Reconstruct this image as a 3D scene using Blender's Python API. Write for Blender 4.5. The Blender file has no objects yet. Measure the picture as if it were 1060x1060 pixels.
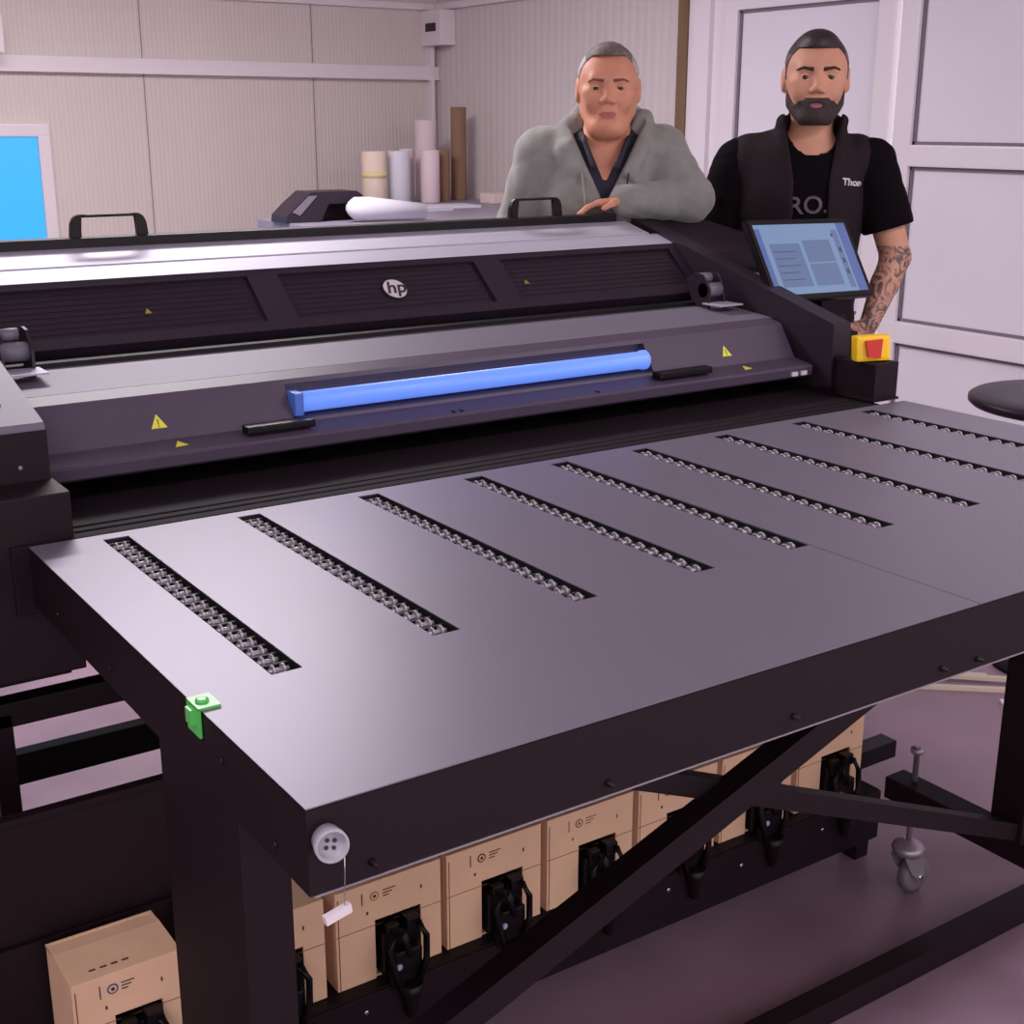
import bpy, bmesh, math, random
import numpy as np
from mathutils import Vector, Matrix
random.seed(7)
SC = bpy.context.scene
COL = SC.collection
PI = math.pi

# ---------------------------------------------------------------- materials
def lin(c):
    return tuple(((v/255.0)/12.92 if v/255.0 <= 0.04045 else ((v/255.0+0.055)/1.055)**2.4) for v in c)

def mat(name, rgb, rough=0.5, metal=0.0, noise=0.0, nscale=20.0, bump=0.0, bscale=60.0,
        emit=None, estr=0.0, spec=0.5, sheen=0.0, trans=0.0, stretch=None, linear=False, coat=0.0, rvar=0.0):
    m = bpy.data.materials.new(name)
    m.use_nodes = True
    nt = m.node_tree
    b = nt.nodes['Principled BSDF']
    col = rgb if linear else lin(rgb)
    b.inputs['Base Color'].default_value = (*col, 1)
    b.inputs['Roughness'].default_value = rough
    b.inputs['Metallic'].default_value = metal
    b.inputs['Specular IOR Level'].default_value = spec
    b.inputs['Sheen Weight'].default_value = sheen
    b.inputs['Transmission Weight'].default_value = trans
    b.inputs['Coat Weight'].default_value = coat
    if emit:
        b.inputs['Emission Color'].default_value = (*lin(emit), 1)
        b.inputs['Emission Strength'].default_value = estr
    tc = nt.nodes.new('ShaderNodeTexCoord')
    src = tc.outputs['Object']
    if stretch:
        mp = nt.nodes.new('ShaderNodeMapping')
        mp.inputs['Scale'].default_value = stretch
        nt.links.new(src, mp.inputs['Vector'])
        src = mp.outputs['Vector']
    if noise > 0 or rvar > 0:
        n = nt.nodes.new('ShaderNodeTexNoise')
        n.inputs['Scale'].default_value = nscale
        n.inputs['Detail'].default_value = 5
        nt.links.new(src, n.inputs['Vector'])
        if noise > 0:
            r = nt.nodes.new('ShaderNodeMapRange')
            r.inputs['From Min'].default_value = 0.3
            r.inputs['From Max'].default_value = 0.7
            r.inputs['To Min'].default_value = 1-noise
            r.inputs['To Max'].default_value = 1+noise
            nt.links.new(n.outputs['Fac'], r.inputs['Value'])
            mx = nt.nodes.new('ShaderNodeVectorMath')
            mx.operation = 'SCALE'
            mx.inputs[0].default_value = col
            nt.links.new(r.outputs['Result'], mx.inputs['Scale'])
            nt.links.new(mx.outputs['Vector'], b.inputs['Base Color'])
        if rvar > 0:
            r2 = nt.nodes.new('ShaderNodeMapRange')
            r2.inputs['From Min'].default_value = 0.3
            r2.inputs['From Max'].default_value = 0.7
            r2.inputs['To Min'].default_value = rough-rvar
            r2.inputs['To Max'].default_value = rough+rvar
            nt.links.new(n.outputs['Fac'], r2.inputs['Value'])
            nt.links.new(r2.outputs['Result'], b.inputs['Roughness'])
    if bump > 0:
        n2 = nt.nodes.new('ShaderNodeTexNoise')
        n2.inputs['Scale'].default_value = bscale
        n2.inputs['Detail'].default_value = 4
        nt.links.new(src, n2.inputs['Vector'])
        bp = nt.nodes.new('ShaderNodeBump')
        bp.inputs['Strength'].default_value = bump
        bp.inputs['Distance'].default_value = 0.005
        nt.links.new(n2.outputs['Fac'], bp.inputs['Height'])
        nt.links.new(bp.outputs['Normal'], b.inputs['Normal'])
    return m

def rib_mat(name, rgb, axis, period, strength=0.5, cvar=0.12):
    m = mat(name, rgb, 0.55, spec=0.3)
    nt = m.node_tree
    b = nt.nodes['Principled BSDF']
    tc = nt.nodes['Texture Coordinate']
    w = nt.nodes.new('ShaderNodeTexWave')
    w.wave_type = 'BANDS'; w.bands_direction = axis
    w.inputs['Scale'].default_value = 0.3142/period
    nt.links.new(tc.outputs['Object'], w.inputs['Vector'])
    n = nt.nodes.new('ShaderNodeTexNoise')
    n.inputs['Scale'].default_value = 1.0
    mp = nt.nodes.new('ShaderNodeMapping')
    mp.inputs['Scale'].default_value = (14, 14, 0.3)
    nt.links.new(tc.outputs['Object'], mp.inputs['Vector'])
    nt.links.new(mp.outputs['Vector'], n.inputs['Vector'])
    add = nt.nodes.new('ShaderNodeMath'); add.operation = 'ADD'
    nt.links.new(w.outputs['Fac'], add.inputs[0]); nt.links.new(n.outputs['Fac'], add.inputs[1])
    r = nt.nodes.new('ShaderNodeMapRange')
    r.inputs['From Max'].default_value = 1.8
    r.inputs['To Min'].default_value = 1-cvar; r.inputs['To Max'].default_value = 1+cvar
    nt.links.new(add.outputs[0], r.inputs['Value'])
    mx = nt.nodes.new('ShaderNodeVectorMath'); mx.operation = 'SCALE'
    mx.inputs[0].default_value = lin(rgb)
    nt.links.new(r.outputs['Result'], mx.inputs['Scale'])
    nt.links.new(mx.outputs['Vector'], b.inputs['Base Color'])
    bp = nt.nodes.new('ShaderNodeBump')
    bp.inputs['Strength'].default_value = strength
    bp.inputs['Distance'].default_value = 0.004
    nt.links.new(w.outputs['Fac'], bp.inputs['Height'])
    nt.links.new(bp.outputs['Normal'], b.inputs['Normal'])
    return m

M = {}
M['table_top'] = mat('grey_table_top', (126, 119, 135), 0.40, metal=0.42, noise=0.03, nscale=1.6, bump=0.02, bscale=900)
M['black_metal'] = mat('black_powder_coat', (27, 14, 21), 0.55, spec=0.22, noise=0.06, nscale=30, bump=0.03, bscale=900)
M['dark_metal'] = mat('dark_charcoal_paint', (45, 34, 46), 0.42, spec=0.35, noise=0.04, nscale=12)
M['apron'] = mat('purple_grey_gloss', (78, 65, 84), 0.46, spec=0.35, noise=0.03, nscale=6)
M['shelf'] = mat('satin_grey_shelf', (112, 105, 120), 0.5, metal=0.1, spec=0.3, noise=0.04, nscale=4, stretch=(1, 10, 1))
M['steel'] = mat('zinc_steel', (170, 158, 168), 0.4, metal=0.6)
M['silver'] = mat('brushed_silver', (180, 176, 192), 0.58, metal=0.35, noise=0.04, nscale=5, stretch=(0.6, 14, 1))
M['panel'] = mat('dark_window_panel', (45, 37, 48), 0.25)
M['grille'] = mat('black_grille', (40, 28, 40), 0.45)
M['black'] = mat('black_plastic', (17, 10, 15), 0.4, spec=0.25)
M['belt'] = mat('black_belt', (26, 17, 24), 0.75, noise=0.1, nscale=20, spec=0.15)
M['blackhole'] = mat('black_slot', (14, 10, 14), 0.6)
M['roller'] = mat('pale_roller', (172, 164, 174), 0.35, metal=0.4)
M['chrome'] = mat('chrome', (205, 200, 205), 0.2, metal=1.0)
M['blue'] = mat('blue_light_tube', (105, 140, 225), 0.35, emit=(95, 135, 235), estr=0.75)
M['blue_cap'] = mat('blue_end_cap', (70, 100, 180), 0.4, emit=(60, 95, 185), estr=0.2)
M['yellow'] = mat('yellow_sticker', (225, 222, 70), 0.5)
M['yellow_box'] = mat('yellow_plastic', (250, 200, 20), 0.35)
M['red'] = mat('red_plastic', (205, 30, 15), 0.35)
M['white_logo'] = mat('white_logo', (215, 205, 210), 0.4)
M['card'] = mat('cardboard', (226, 184, 154), 0.85, noise=0.06, nscale=10, spec=0.2)
M['card_edge'] = mat('cardboard_edge', (120, 70, 45), 0.9, spec=0.1)
M['ink'] = mat('printed_ink', (60, 45, 45), 0.8)
M['ink_blue'] = mat('printed_blue', (70, 80, 120), 0.8)
M['ink_yellow'] = mat('printed_yellow', (165, 125, 60), 0.8)
M['ink_brown'] = mat('printed_brown', (130, 95, 80), 0.8)
M['white_plastic'] = mat('white_plastic', (225, 215, 222), 0.35)
M['white_paint'] = mat('white_trim_paint', (228, 218, 224), 0.4)
M['door'] = mat('white_door_panel', (232, 226, 238), 0.22, noise=0.015, nscale=3)
M['doorframe'] = mat('white_door_frame', (234, 226, 234), 0.35)
M['gasket'] = mat('grey_gasket', (120, 108, 122), 0.6)
M['wood'] = mat('olive_brown_timber', (122, 98, 72), 0.8, noise=0.2, nscale=8, stretch=(1, 1, 0.1))
M['rib_back'] = rib_mat('ribbed_panel_back', (212, 200, 197), 'X', 0.023, 0.25, 0.06)
M['rib_right'] = rib_mat('ribbed_panel_right', (212, 201, 202), 'Y', 0.06, 0.35, 0.05)
M['ceiling'] = mat('ceiling_paint', (200, 190, 196), 0.8)
M['floor'] = mat('dark_concrete_floor', (146, 118, 134), 0.45, noise=0.18, nscale=3.5, bump=0.15, bscale=25, rvar=0.06)
M['paper'] = mat('white_paper', (212, 208, 220), 0.7)
M['cream'] = mat('cream_roll', (226, 206, 190), 0.7, noise=0.03)
M['tape'] = mat('yellow_tape', (224, 204, 150), 0.6)
M['kraft'] = mat('kraft_tube', (140, 106, 84), 0.8, noise=0.15, nscale=12, stretch=(1, 1, 0.2))
M['pink_roll'] = mat('pinkish_roll', (222, 200, 206), 0.7)
M['bench'] = mat('grey_bench', (146, 138, 156), 0.4)
M['bluefilm'] = mat('blue_film_window', (30, 120, 190), 0.3, emit=(75, 190, 252), estr=0.72)
M['lamp'] = mat('added_lamp_tube', (255, 250, 250), 0.5, emit=(255, 246, 248), estr=6)  # glow of the unseen lamps added under the ceiling
M['green'] = mat('green_translucent_plastic', (110, 205, 115), 0.3, trans=0.45, emit=(90, 210, 100), estr=0.08)
M['zip'] = mat('zip_metal', (150, 145, 140), 0.4, metal=0.8)
M['stick'] = mat('pale_timber', (214, 196, 178), 0.8)
M['sc_bg'] = mat('screen_pale', (40, 50, 65), 0.15, emit=(122, 146, 182), estr=0.9)
M['sc_panel'] = mat('screen_panel', (35, 40, 50), 0.15, emit=(104, 122, 160), estr=0.85)
M['sc_side'] = mat('screen_side', (70, 82, 120), 0.15, emit=(70, 86, 138), estr=0.8)
M['sc_dark'] = mat('screen_dark', (50, 60, 90), 0.15, emit=(60, 74, 110), estr=0.6)
M['seamline'] = mat('panel_seam', (140, 126, 130), 0.8)
M['checker'] = mat('patterned_cream_box', (222, 205, 196), 0.7)

# ---------------------------------------------------------------- helpers
def tag(o, label=None, cat=None, group=None, kind=None):
    if label: o['label'] = label
    if cat: o['category'] = cat
    if group: o['group'] = group
    if kind: o['kind'] = kind
    return o

def empty(name, loc=(0, 0, 0), rz=0.0):
    o = bpy.data.objects.new(name, None)
    o.empty_display_size = 0.05
    COL.objects.link(o)
    o.location = loc
    o.rotation_euler = (0, 0, rz)
    return o

def obj(name, bm, mats, parent=None, smooth=False, world=True):
    """link a bmesh as one object; vertices are given in the parent's frame"""
    me = bpy.data.meshes.new(name)
    bmesh.ops.recalc_face_normals(bm, faces=bm.faces[:])
    bm.to_mesh(me); bm.free()
    if not isinstance(mats, (list, tuple)): mats = [mats]
    for m in mats: me.materials.append(M[m] if isinstance(m, str) else m)
    if smooth:
        for p in me.polygons: p.use_smooth = True
    o = bpy.data.objects.new(name, me)
    COL.objects.link(o)
    if parent: o.parent = parent
    return o

def NB(): return bmesh.new()

def box(bm, x0, x1, y0, y1, z0, z1, mi=0, bev=0.0, mtx=None):
    vs = [bm.verts.new(p) for p in ((x0,y0,z0),(x1,y0,z0),(x1,y1,z0),(x0,y1,z0),(x0,y0,z1),(x1,y0,z1),(x1,y1,z1),(x0,y1,z1))]
    fs = [bm.faces.new([vs[i] for i in q]) for q in ((3,2,1,0),(4,5,6,7),(0,1,5,4),(1,2,6,5),(2,3,7,6),(3,0,4,7))]
    for f in fs: f.material_index = mi
    if bev > 0:
        es = list({e for f in fs for e in f.edges})
        r = bmesh.ops.bevel(bm, geom=es, offset=bev, segments=2, affect='EDGES', profile=0.7)
        vs = list({v for f in r['faces'] for v in f.verts} | {v for v in vs if v.is_valid})
        for f in r['faces']: f.material_index = mi
    if mtx is not None:
        bmesh.ops.transform(bm, matrix=mtx, verts=[v for v in vs if v.is_valid])
    return vs

def prism_x(bm, prof, x0, x1, mi=0, mis=None):
    """extrude a (y,z) profile along X"""
    a = [bm.verts.new((x0, p[0], p[1])) for p in prof]
    b = [bm.verts.new((x1, p[0], p[1])) for p in prof]
    n = len(prof)
    for f in (bm.faces.new(a), bm.faces.new(b[::-1])): f.material_index = mi
    for i in range(n):
        f = bm.faces.new((a[i], b[i], b[(i+1) % n], a[(i+1) % n]))
        f.material_index = mis[i] if mis else mi

def prism(bm, pts, d, mi=0):
    """extrude a 3d polygon by vector d"""
    d = Vector(d)
    a = [bm.verts.new(Vector(p)) for p in pts]
    b = [bm.verts.new(Vector(p)+d) for p in pts]
    n = len(pts)
    for f in (bm.faces.new(a), bm.faces.new(b[::-1])): f.material_index = mi
    for i in range(n):
        bm.faces.new((a[i], b[i], b[(i+1) % n], a[(i+1) % n])).material_index = mi

def frame_for(a, b):
    a, b = Vector(a), Vector(b)
    t = (b-a).normalized()
    up = Vector((0, 0, 1)) if abs(t.z) < 0.95 else Vector((0, 1, 0))
    u = t.cross(up).normalized()
    return t, u, u.cross(t)

def cyl(bm, a, b, r, r2=None, seg=20, mi=0, caps=True):
    if r2 is None: r2 = r
    t, u, v = frame_for(a, b)
    a, b = Vector(a), Vector(b)
    A = [bm.verts.new(a+(u*math.cos(k*2*PI/seg)+v*math.sin(k*2*PI/seg))*r) for k in range(seg)]
    B = [bm.verts.new(b+(u*math.cos(k*2*PI/seg)+v*math.sin(k*2*PI/seg))*r2) for k in range(seg)]
    for k in range(seg):
        f = bm.faces.new((A[k], A[(k+1) % seg], B[(k+1) % seg], B[k])); f.material_index = mi; f.smooth = True
    if caps:
        for f in (bm.faces.new(A[::-1]), bm.faces.new(B)): f.material_index = mi
    return A+B

def lathe(bm, a, b, prof, seg=28, mi=0):
    """prof: list of (s along a->b in metres, radius)"""
    t, u, v = frame_for(a, b)
    a = Vector(a)
    rings = []
    for s, r in prof:
        rings.append([bm.verts.new(a+t*s+(u*math.cos(k*2*PI/seg)+v*math.sin(k*2*PI/seg))*max(r, 1e-4)) for k in range(seg)])
    for i in range(len(rings)-1):
        for k in range(seg):
            f = bm.faces.new((rings[i][k], rings[i][(k+1) % seg], rings[i+1][(k+1) % seg], rings[i+1][k]))
            f.material_index = mi; f.smooth = True
    for f in (bm.faces.new(rings[0][::-1]), bm.faces.new(rings[-1])): f.material_index = mi

def bar(bm, a, b, w, h, mi=0):
    """rectangular bar from a to b; w across, h in the upright plane"""
    t, u, v = frame_for(a, b)
    a, b = Vector(a), Vector(b)
    q = [(-w/2, -h/2), (w/2, -h/2), (w/2, h/2), (-w/2, h/2)]
    A = [bm.verts.new(a+u*x+v*y) for x, y in q]
    B = [bm.verts.new(b+u*x+v*y) for x, y in q]
    for f in (bm.faces.new(A[::-1]), bm.faces.new(B)): f.material_index = mi
    for k in range(4):
        bm.faces.new((A[k], A[(k+1) % 4], B[(k+1) % 4], B[k])).material_index = mi

def tube(bm, pts, r, seg=10, mi=0):
    pts = [Vector(p) for p in pts]
    rings = []
    for i, p in enumerate(pts):
        t = (pts[min(i+1, len(pts)-1)]-pts[max(i-1, 0)]).normalized()
        up = Vector((0, 0, 1)) if abs(t.z) < 0.9 else Vector((0, 1, 0))
        u = t.cross(up).normalized(); v = u.cross(t)
        rr = r[i] if isinstance(r, (list, tuple)) else r
        rings.append([bm.verts.new(p+(u*math.cos(k*2*PI/seg)+v*math.sin(k*2*PI/seg))*rr) for k in range(seg)])
    for i in range(len(rings)-1):
        for k in range(seg):
            f = bm.faces.new((rings[i][k], rings[i][(k+1) % seg], rings[i+1][(k+1) % seg], rings[i+1][k]))
            f.smooth = True; f.material_index = mi
    bm.faces.new(rings[0][::-1]).material_index = mi
    bm.faces.new(rings[-1]).material_index = mi

def text_part(name, body, size, m, parent, origin, xdir, ydir, shear=0.0, depth=0.0006, bold=0.0):
    cu = bpy.data.curves.new(name, 'FONT')
    cu.body = body; cu.size = size; cu.extrude = depth; cu.shear = shear; cu.offset = bold
    cu.align_x = 'CENTER'; cu.align_y = 'CENTER'; cu.resolution_u = 4
    tmp = bpy.data.objects.new('tmp', cu)
    me = bpy.data.meshes.new_from_object(tmp)
    bpy.data.objects.remove(tmp)
    me.materials.clear(); me.materials.append(M[m])
    x = Vector(xdir).normalized(); y = Vector(ydir).normalized(); z = x.cross(y)
    mt = Matrix.Translation(Vector(origin)) @ Matrix((x, y, z)).transposed().to_4x4()
    me.transform(mt)
    me.name = name
    o = bpy.data.objects.new(name, me)
    COL.objects.link(o); o.parent = parent
    return o

# ---------------------------------------------------------------- camera
Hc = 1.55
yaw, pitch, roll, F = 0.5954, 0.2867, 0.0015, 1368.755
fw = Vector((math.sin(yaw)*math.cos(pitch), math.cos(yaw)*math.cos(pitch), -math.sin(pitch)))
rt = fw.cross(Vector((0, 0, 1))).normalized(); up = rt.cross(fw)
rr = rt*math.cos(roll)+up*math.sin(roll); uu = -rt*math.sin(roll)+up*math.cos(roll)
cd = bpy.data.cameras.new('camera')
cd.sensor_width = 36; cd.sensor_fit = 'HORIZONTAL'
cd.lens = F/1060*36
cd.clip_start = 0.05; cd.clip_end = 100
cam = bpy.data.objects.new('camera', cd)
COL.objects.link(cam)
cam.matrix_world = Matrix.Translation((0, 0, Hc)) @ Matrix((rr, uu, -fw)).transposed().to_4x4()
SC.camera = cam

# ---------------------------------------------------------------- room
XW, YW, ZC = 4.2, 7.0, 2.75
def struct(name, bm, mats, smooth=False):
    return tag(obj(name, bm, mats, None, smooth), kind='structure')

bm = NB(); box(bm, -3.0, XW+.12, -1.8, YW+.12, -0.1, 0.0); struct('floor', bm, 'floor')
bm = NB(); box(bm, -3.0, XW+.12, -1.8, YW+.12, ZC, ZC+.1); struct('ceiling', bm, 'ceiling')
bm = NB(); box(bm, -3.0, XW+.12, YW, YW+.12, 0, ZC)
for sx in (2.445, 3.407):
    box(bm, sx-.0025, sx+.0025, YW-.003, YW, 0, ZC, 1)
struct('wall_back', bm, ['rib_back', 'seamline'])
bm = NB(); box(bm, XW, XW+.12, 4.84, YW, 0, ZC)
box(bm, XW, XW+.12, -1.8, 1.2, 0, ZC)
box(bm, XW, XW+.12, 1.2, 4.84, 2.2, ZC)
struct('wall_right', bm, ['rib_right', 'seamline'])
bm = NB(); box(bm, -3.12, -3.0, -1.8, YW, 0, ZC); struct('wall_left', bm, 'ceiling')
# trims
bm = NB(); box(bm, -3.0, XW-.001, YW-.035, YW-.003, 1.79, 1.86, 0, .004); box(bm, -3.0, XW-.001, YW-.045, YW-.003, 1.784, 1.79)
struct('trim_1', bm, 'white_paint')
bm = NB(); box(bm, -3.0, XW-.001, YW-.03, YW-.003, 2.165, 2.20, 0, .004); struct('trim_2', bm, 'white_paint')
bm = NB(); box(bm, XW-.03, XW-.003, 4.84, YW-.03, 2.165, 2.20, 0, .004); struct('trim_3', bm, 'white_paint')
bm = NB(); box(bm, XW-.02, XW+.10, 4.775, 4.84, 0, 2.5); struct('trim_4', bm, 'wood')
bm = NB()                                    # stepped white door frame
for y0, y1, dx in ((4.715, 4.775, -.01), (4.60, 4.70, -.045), (4.535, 4.60, -.02)):
    box(bm, XW+dx, XW+.10, y0, y1, 0, 2.2)
box(bm, XW+.03, XW+.10, 4.700, 4.715, 0, 2.2, 1)
box(bm, XW-.045, XW+.10, 1.2, 4.70, 2.09, 2.2)
box(bm, XW-.045, XW+.10, 1.2, 1.3, 0, 2.09)
struct('trim_5', bm, ['doorframe', 'gasket'])

def leaf(name, y0, y1, rails, zt):
    """a door leaf in the right wall: stiles, rails and flat panels"""
    bm = NB()
    st = 0.085
    box(bm, XW-.03, XW+.02, y0, y0+st, 0.02, zt+.07, 0, .006)
    box(bm, XW-.03, XW+.02, y1-st, y1, 0.02, zt+.07, 0, .006)
    for a, b in rails:
        box(bm, XW-.03, XW+.02, y0+st-.002, y1-st+.002, a, b, 0, .006)
    d = struct(name, bm, 'doorframe')
    bm = NB()
    zs = [(rails[i][1], rails[i+1][0]) for i in range(len(rails)-1)]
    for a, b in zs:
        for (ya, yb, za, zb) in ((y0+st, y1-st, a, a+.012), (y0+st, y1-st, b-.012, b), (y0+st, y0+st+.012, a, b), (y1-st-.012, y1-st, a, b)):
            box(bm, XW-.014, XW+.01, ya, yb, za, zb)
    obj('gasket', bm, 'gasket', d)
    bm = NB()
    for a, b in zs:
        box(bm, XW-.005, XW+.008, y0+st+.010, y1-st-.010, a+.010, b-.010)
    obj('panel', bm, 'door', d)
    return d
leaf('door_1', 3.585, 4.53, [(.02, .12), (.715, .80), (1.39, 1.47), (2.01, 2.08)], 2.01)
leaf('door_2', 2.30, 3.555, [(.02, .12), (.715, .80), (1.39, 1.47), (2.01, 2.08)], 2.01)
leaf('door_3', 1.31, 2.28, [(.02, .12), (.715, .80), (1.39, 1.47), (2.01, 2.08)], 2.01)
# blue window far left
w = None
bm = NB()
box(bm, .78, 1.93, YW-.05, YW-.003, 1.478, 1.54, 0, .008)
box(bm, .78, 1.93, YW-.05, YW-.003, .60, .66, 0, .008)
box(bm, 1.87, 1.93, YW-.05, YW-.003, .66, 1.48, 0, .006)
box(bm, .78, .84, YW-.05, YW-.003, .66, 1.48, 0, .006)
w = struct('window_1', bm, 'white_paint')
bm = NB(); box(bm, .84, 1.87, YW-.03, YW-.015, .66, 1.48); obj('pane', bm, 'bluefilm', w)

# ---------------------------------------------------------------- output table
T = empty('printer_output_table', (.486, 1.08, 0))
tag(T, 'large grey metal output table with nine black roller slots in front of the printer', 'table')
OX, OY = .486, 1.08
def tb(name, bm, mats, parent=T, smooth=False):
    bmesh.ops.translate(bm, vec=(-OX, -OY, 0), verts=bm.verts[:])
    return obj(name, bm, mats, parent, smooth)
TX0, TX1, TY0, TY1, TZ = .486, 2.57, 1.08, 2.09, .90
slots = [.617, .848, 1.080, 1.305, 1.508, 1.712, 1.940, 2.175, 2.402]
SW, SY0, SY1 = .042, 1.405, 2.062
seamx = 1.415
def top_sheet(xa, xb, name):
    bm = NB()
    xs = [xa]+[v for s in slots for v in (s-SW/2, s+SW/2) if xa < v < xb]+[xb]
    ys = [TY0, SY0, SY1, TY1]
    V = {}
    def gv(i, j, z):
        k = (i, j, z)
        if k not in V: V[k] = bm.verts.new((xs[i], ys[j], z))
        return V[k]
    def is_slot(i):
        c = (xs[i]+xs[i+1])/2
        return any(abs(c-s) < SW/2 for s in slots)
    for i in range(len(xs)-1):
        for j in range(3):
            if j == 1 and is_slot(i):
                for (p, q) in (((i, 1), (i+1, 1)), ((i+1, 1), (i+1, 2)), ((i+1, 2), (i, 2)), ((i, 2), (i, 1))):
                    bm.faces.new((gv(*p, TZ), gv(*q, TZ), gv(*q, TZ-.0015), gv(*p, TZ-.0015)))
                continue
            bm.faces.new((gv(i, j, TZ), gv(i+1, j, TZ), gv(i+1, j+1, TZ), gv(i, j+1, TZ)))
    # folded edges
    for (a, b) in (((xa, TY0), (xb, TY0)),):
        v = [bm.verts.new((a[0], a[1], TZ)), bm.verts.new((b[0], b[1], TZ)), bm.verts.new((b[0], b[1], TZ-.0015)), bm.verts.new((a[0], a[1], TZ-.0015))]
        bm.faces.new(v)
    return tb(name, bm, 'table_top')
SEAM = 1.508+.021
top_sheet(TX0, SEAM-.0008, 'tabletop')
top_sheet(SEAM+.0008, TX1, 'tabletop')
bm = NB()    # skirts
sk = .80
box(bm, TX0+.001, TX1-.001, TY0+.001, TY0+.012, sk, TZ-.003)
box(bm, TX0+.001, TX0+.012, TY0+.012, TY1, sk, TZ-.003)
box(bm, TX1-.012, TX1-.001, TY0+.012, TY1, sk, TZ-.003)
box(bm, TX0+.012, TX1-.012, TY1-.012, TY1-.001, sk, TZ-.003)
box(bm, TX0+.012, TX1-.012, TY0+.012, TY1-.012, TZ-.045, TZ-.032)
tb('skirt', bm, 'black_metal')
bm = NB(); box(bm, TX0+.006, TX1-.001, TY0-.0005, TY0+.03, sk-.0018, sk); tag(tb('lit_flange_strip', bm, 'steel'), 'thin pale strip for the lit flange along the bottom of the black skirt')  # pale strip stands in for light caught by the lower flange
for x, z in ((.558, .817), (.867, .816), (1.168, .821), (1.458, .818), (1.537, .814), (1.95, .816), (2.3, .816)):
    bm = NB(); lathe(bm, (x, TY0+.002, z), (x, TY0-.02, z), [(0, .0045), (.004, .0045), (.006, .003), (.012, .0026), (.013, .001)], 12); tb('screw', bm, 'black')
for y, z in ((1.16, .822), (1.30, .86), (1.7, .83), (1.95, .83)):
    bm = NB(); lathe(bm, (TX0+.002, y, z), (TX0-.02, y, z), [(0, .0045), (.003, .0045), (.005, .002)], 12); tb('screw', bm, 'black')
# slots with rollers
NR = 19
pitch_r = (SY1-SY0-.02)/NR
proto = None
rest = NB()
def roller_geo(bm, cx, cy, cz):
    for dx in (-.0075, .0065):
        lathe(bm, (cx+dx-.002, cy, cz), (cx+dx+.002, cy, cz), [(0, .0078), (.0006, .0088), (.0030, .0088), (.0035, .0078)], 16)
    lathe(bm, (cx-.014, cy, cz), (cx+.014, cy, cz), [(0, .004), (.028, .004)], 8)
for si, s in enumerate(slots):
    bm = NB()
    # a dark channel under the slot
    box(bm, s-SW/2-.006, s+SW/2+.006, SY0-.006, SY1+.006, TZ-.030, TZ-.027)
    box(bm, s-SW/2-.006, s-SW/2, SY0-.006, SY1+.006, TZ-.027, TZ-.0016)
    box(bm, s+SW/2, s+SW/2+.006, SY0-.006, SY1+.006, TZ-.027, TZ-.0016)
    box(bm, s-SW/2, s+SW/2, SY0-.006, SY0, TZ-.027, TZ-.0016)
    box(bm, s-SW/2, s+SW/2, SY1, SY1+.006, TZ-.027, TZ-.0016)
    for k in range(NR+1):
        yy = SY0+.01+k*pitch_r
        box(bm, s-SW/2, s+SW/2, yy-.0022, yy+.0022, TZ-.026, TZ-.006)
    ch = tb('roller_channel', bm, 'blackhole')
    for k in range(NR):
        cy = SY0+.01+(k+.5)*pitch_r
        if si < 5:
            if proto is None:
                b2 = NB(); roller_geo(b2, 0, 0, 0)
                proto = obj('roller', b2, 'roller', ch)
                proto.location = (s-OX, cy-OY, TZ-.0090)
            else:
                c = proto.copy(); COL.objects.link(c); c.parent = ch
                c.location = (s-OX, cy-OY, TZ-.0090)
        else:
            roller_geo(rest, s, cy, TZ-.0090)
tag(tb('roller', rest, 'roller'), kind='stuff')
# legs, braces, stretchers
def legpost(x0, x1, y0, y1, z0=.0, z1=.868):
    bm = NB(); box(bm, x0, x1, y0, y1, z0, z1, 0, .003); return tb('leg', bm, 'black_metal')
legpost(.4875, .5485, 1.265, 1.52)
legpost(2.005, 2.075, 1.275, 1.345, .262)
bm = NB(); bar(bm, (.549, 1.27, .335), (1.90, 1.27, .838), .04, .045); tb('brace', bm, 'black_metal')
bm = NB(); bar(bm, (.66, 1.30, .842), (2.005, 1.30, .285), .03, .032); tb('brace', bm, 'black_metal')
bm = NB(); box(bm, .549, 2.57, 1.345, 1.39, .002, .05, 0, .002); tb('stretcher', bm, 'black_metal')
bm = NB(); box(bm, 2.5, 2.56, 1.36, 1.42, .0, .868, 0, .002); tb('leg', bm, 'black_metal')
bm = NB(); box(bm, 2.012, 2.068, .93, 1.60, .215, .262, 0, .002); tb('foot_beam', bm, 'black_metal')
# caster
cx, cy = 2.045, 1.553
bm = NB()
lathe(bm, (cx, cy, .12), (cx, cy, .4), [(0, .006), (.205, .006), (.206, .013), (.214, .014), (.219, .006)], 14)
stem = tb('caster_stem', bm, 'steel')
bm = NB()
lathe(bm, (cx, cy, .098), (cx, cy, .2), [(0, .030), (.012, .034), (.020, .030), (.026, .016), (.030, .009)], 20)
for sgn in (-1, 1):
    ox = sgn*.017
    prism(bm, [(cx-.030, cy+ox, .100), (cx+.028, cy+ox, .100), (cx+.030, cy+ox, .080), (cx+.036, cy+ox, .036), (cx+.022, cy+ox, .030), (cx-.008, cy+ox, .060)], (0, .0035*sgn, 0))
tb('caster_fork', bm, 'steel')
bm = NB()
lathe(bm, (cx+.024, cy-.013, .041), (cx+.024, cy+.013, .041), [(0, .032), (.004, .040), (.022, .040), (.026, .032)], 26)
cw = tb('caster_wheel', bm, mat('grey_rubber', (120, 108, 118), .5))
bm = NB(); lathe(bm, (cx+.024, cy-.024, .041), (cx+.024, cy+.024, .041), [(0, .006), (.048, .006)], 12)
tb('axle', bm, 'chrome')
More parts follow.
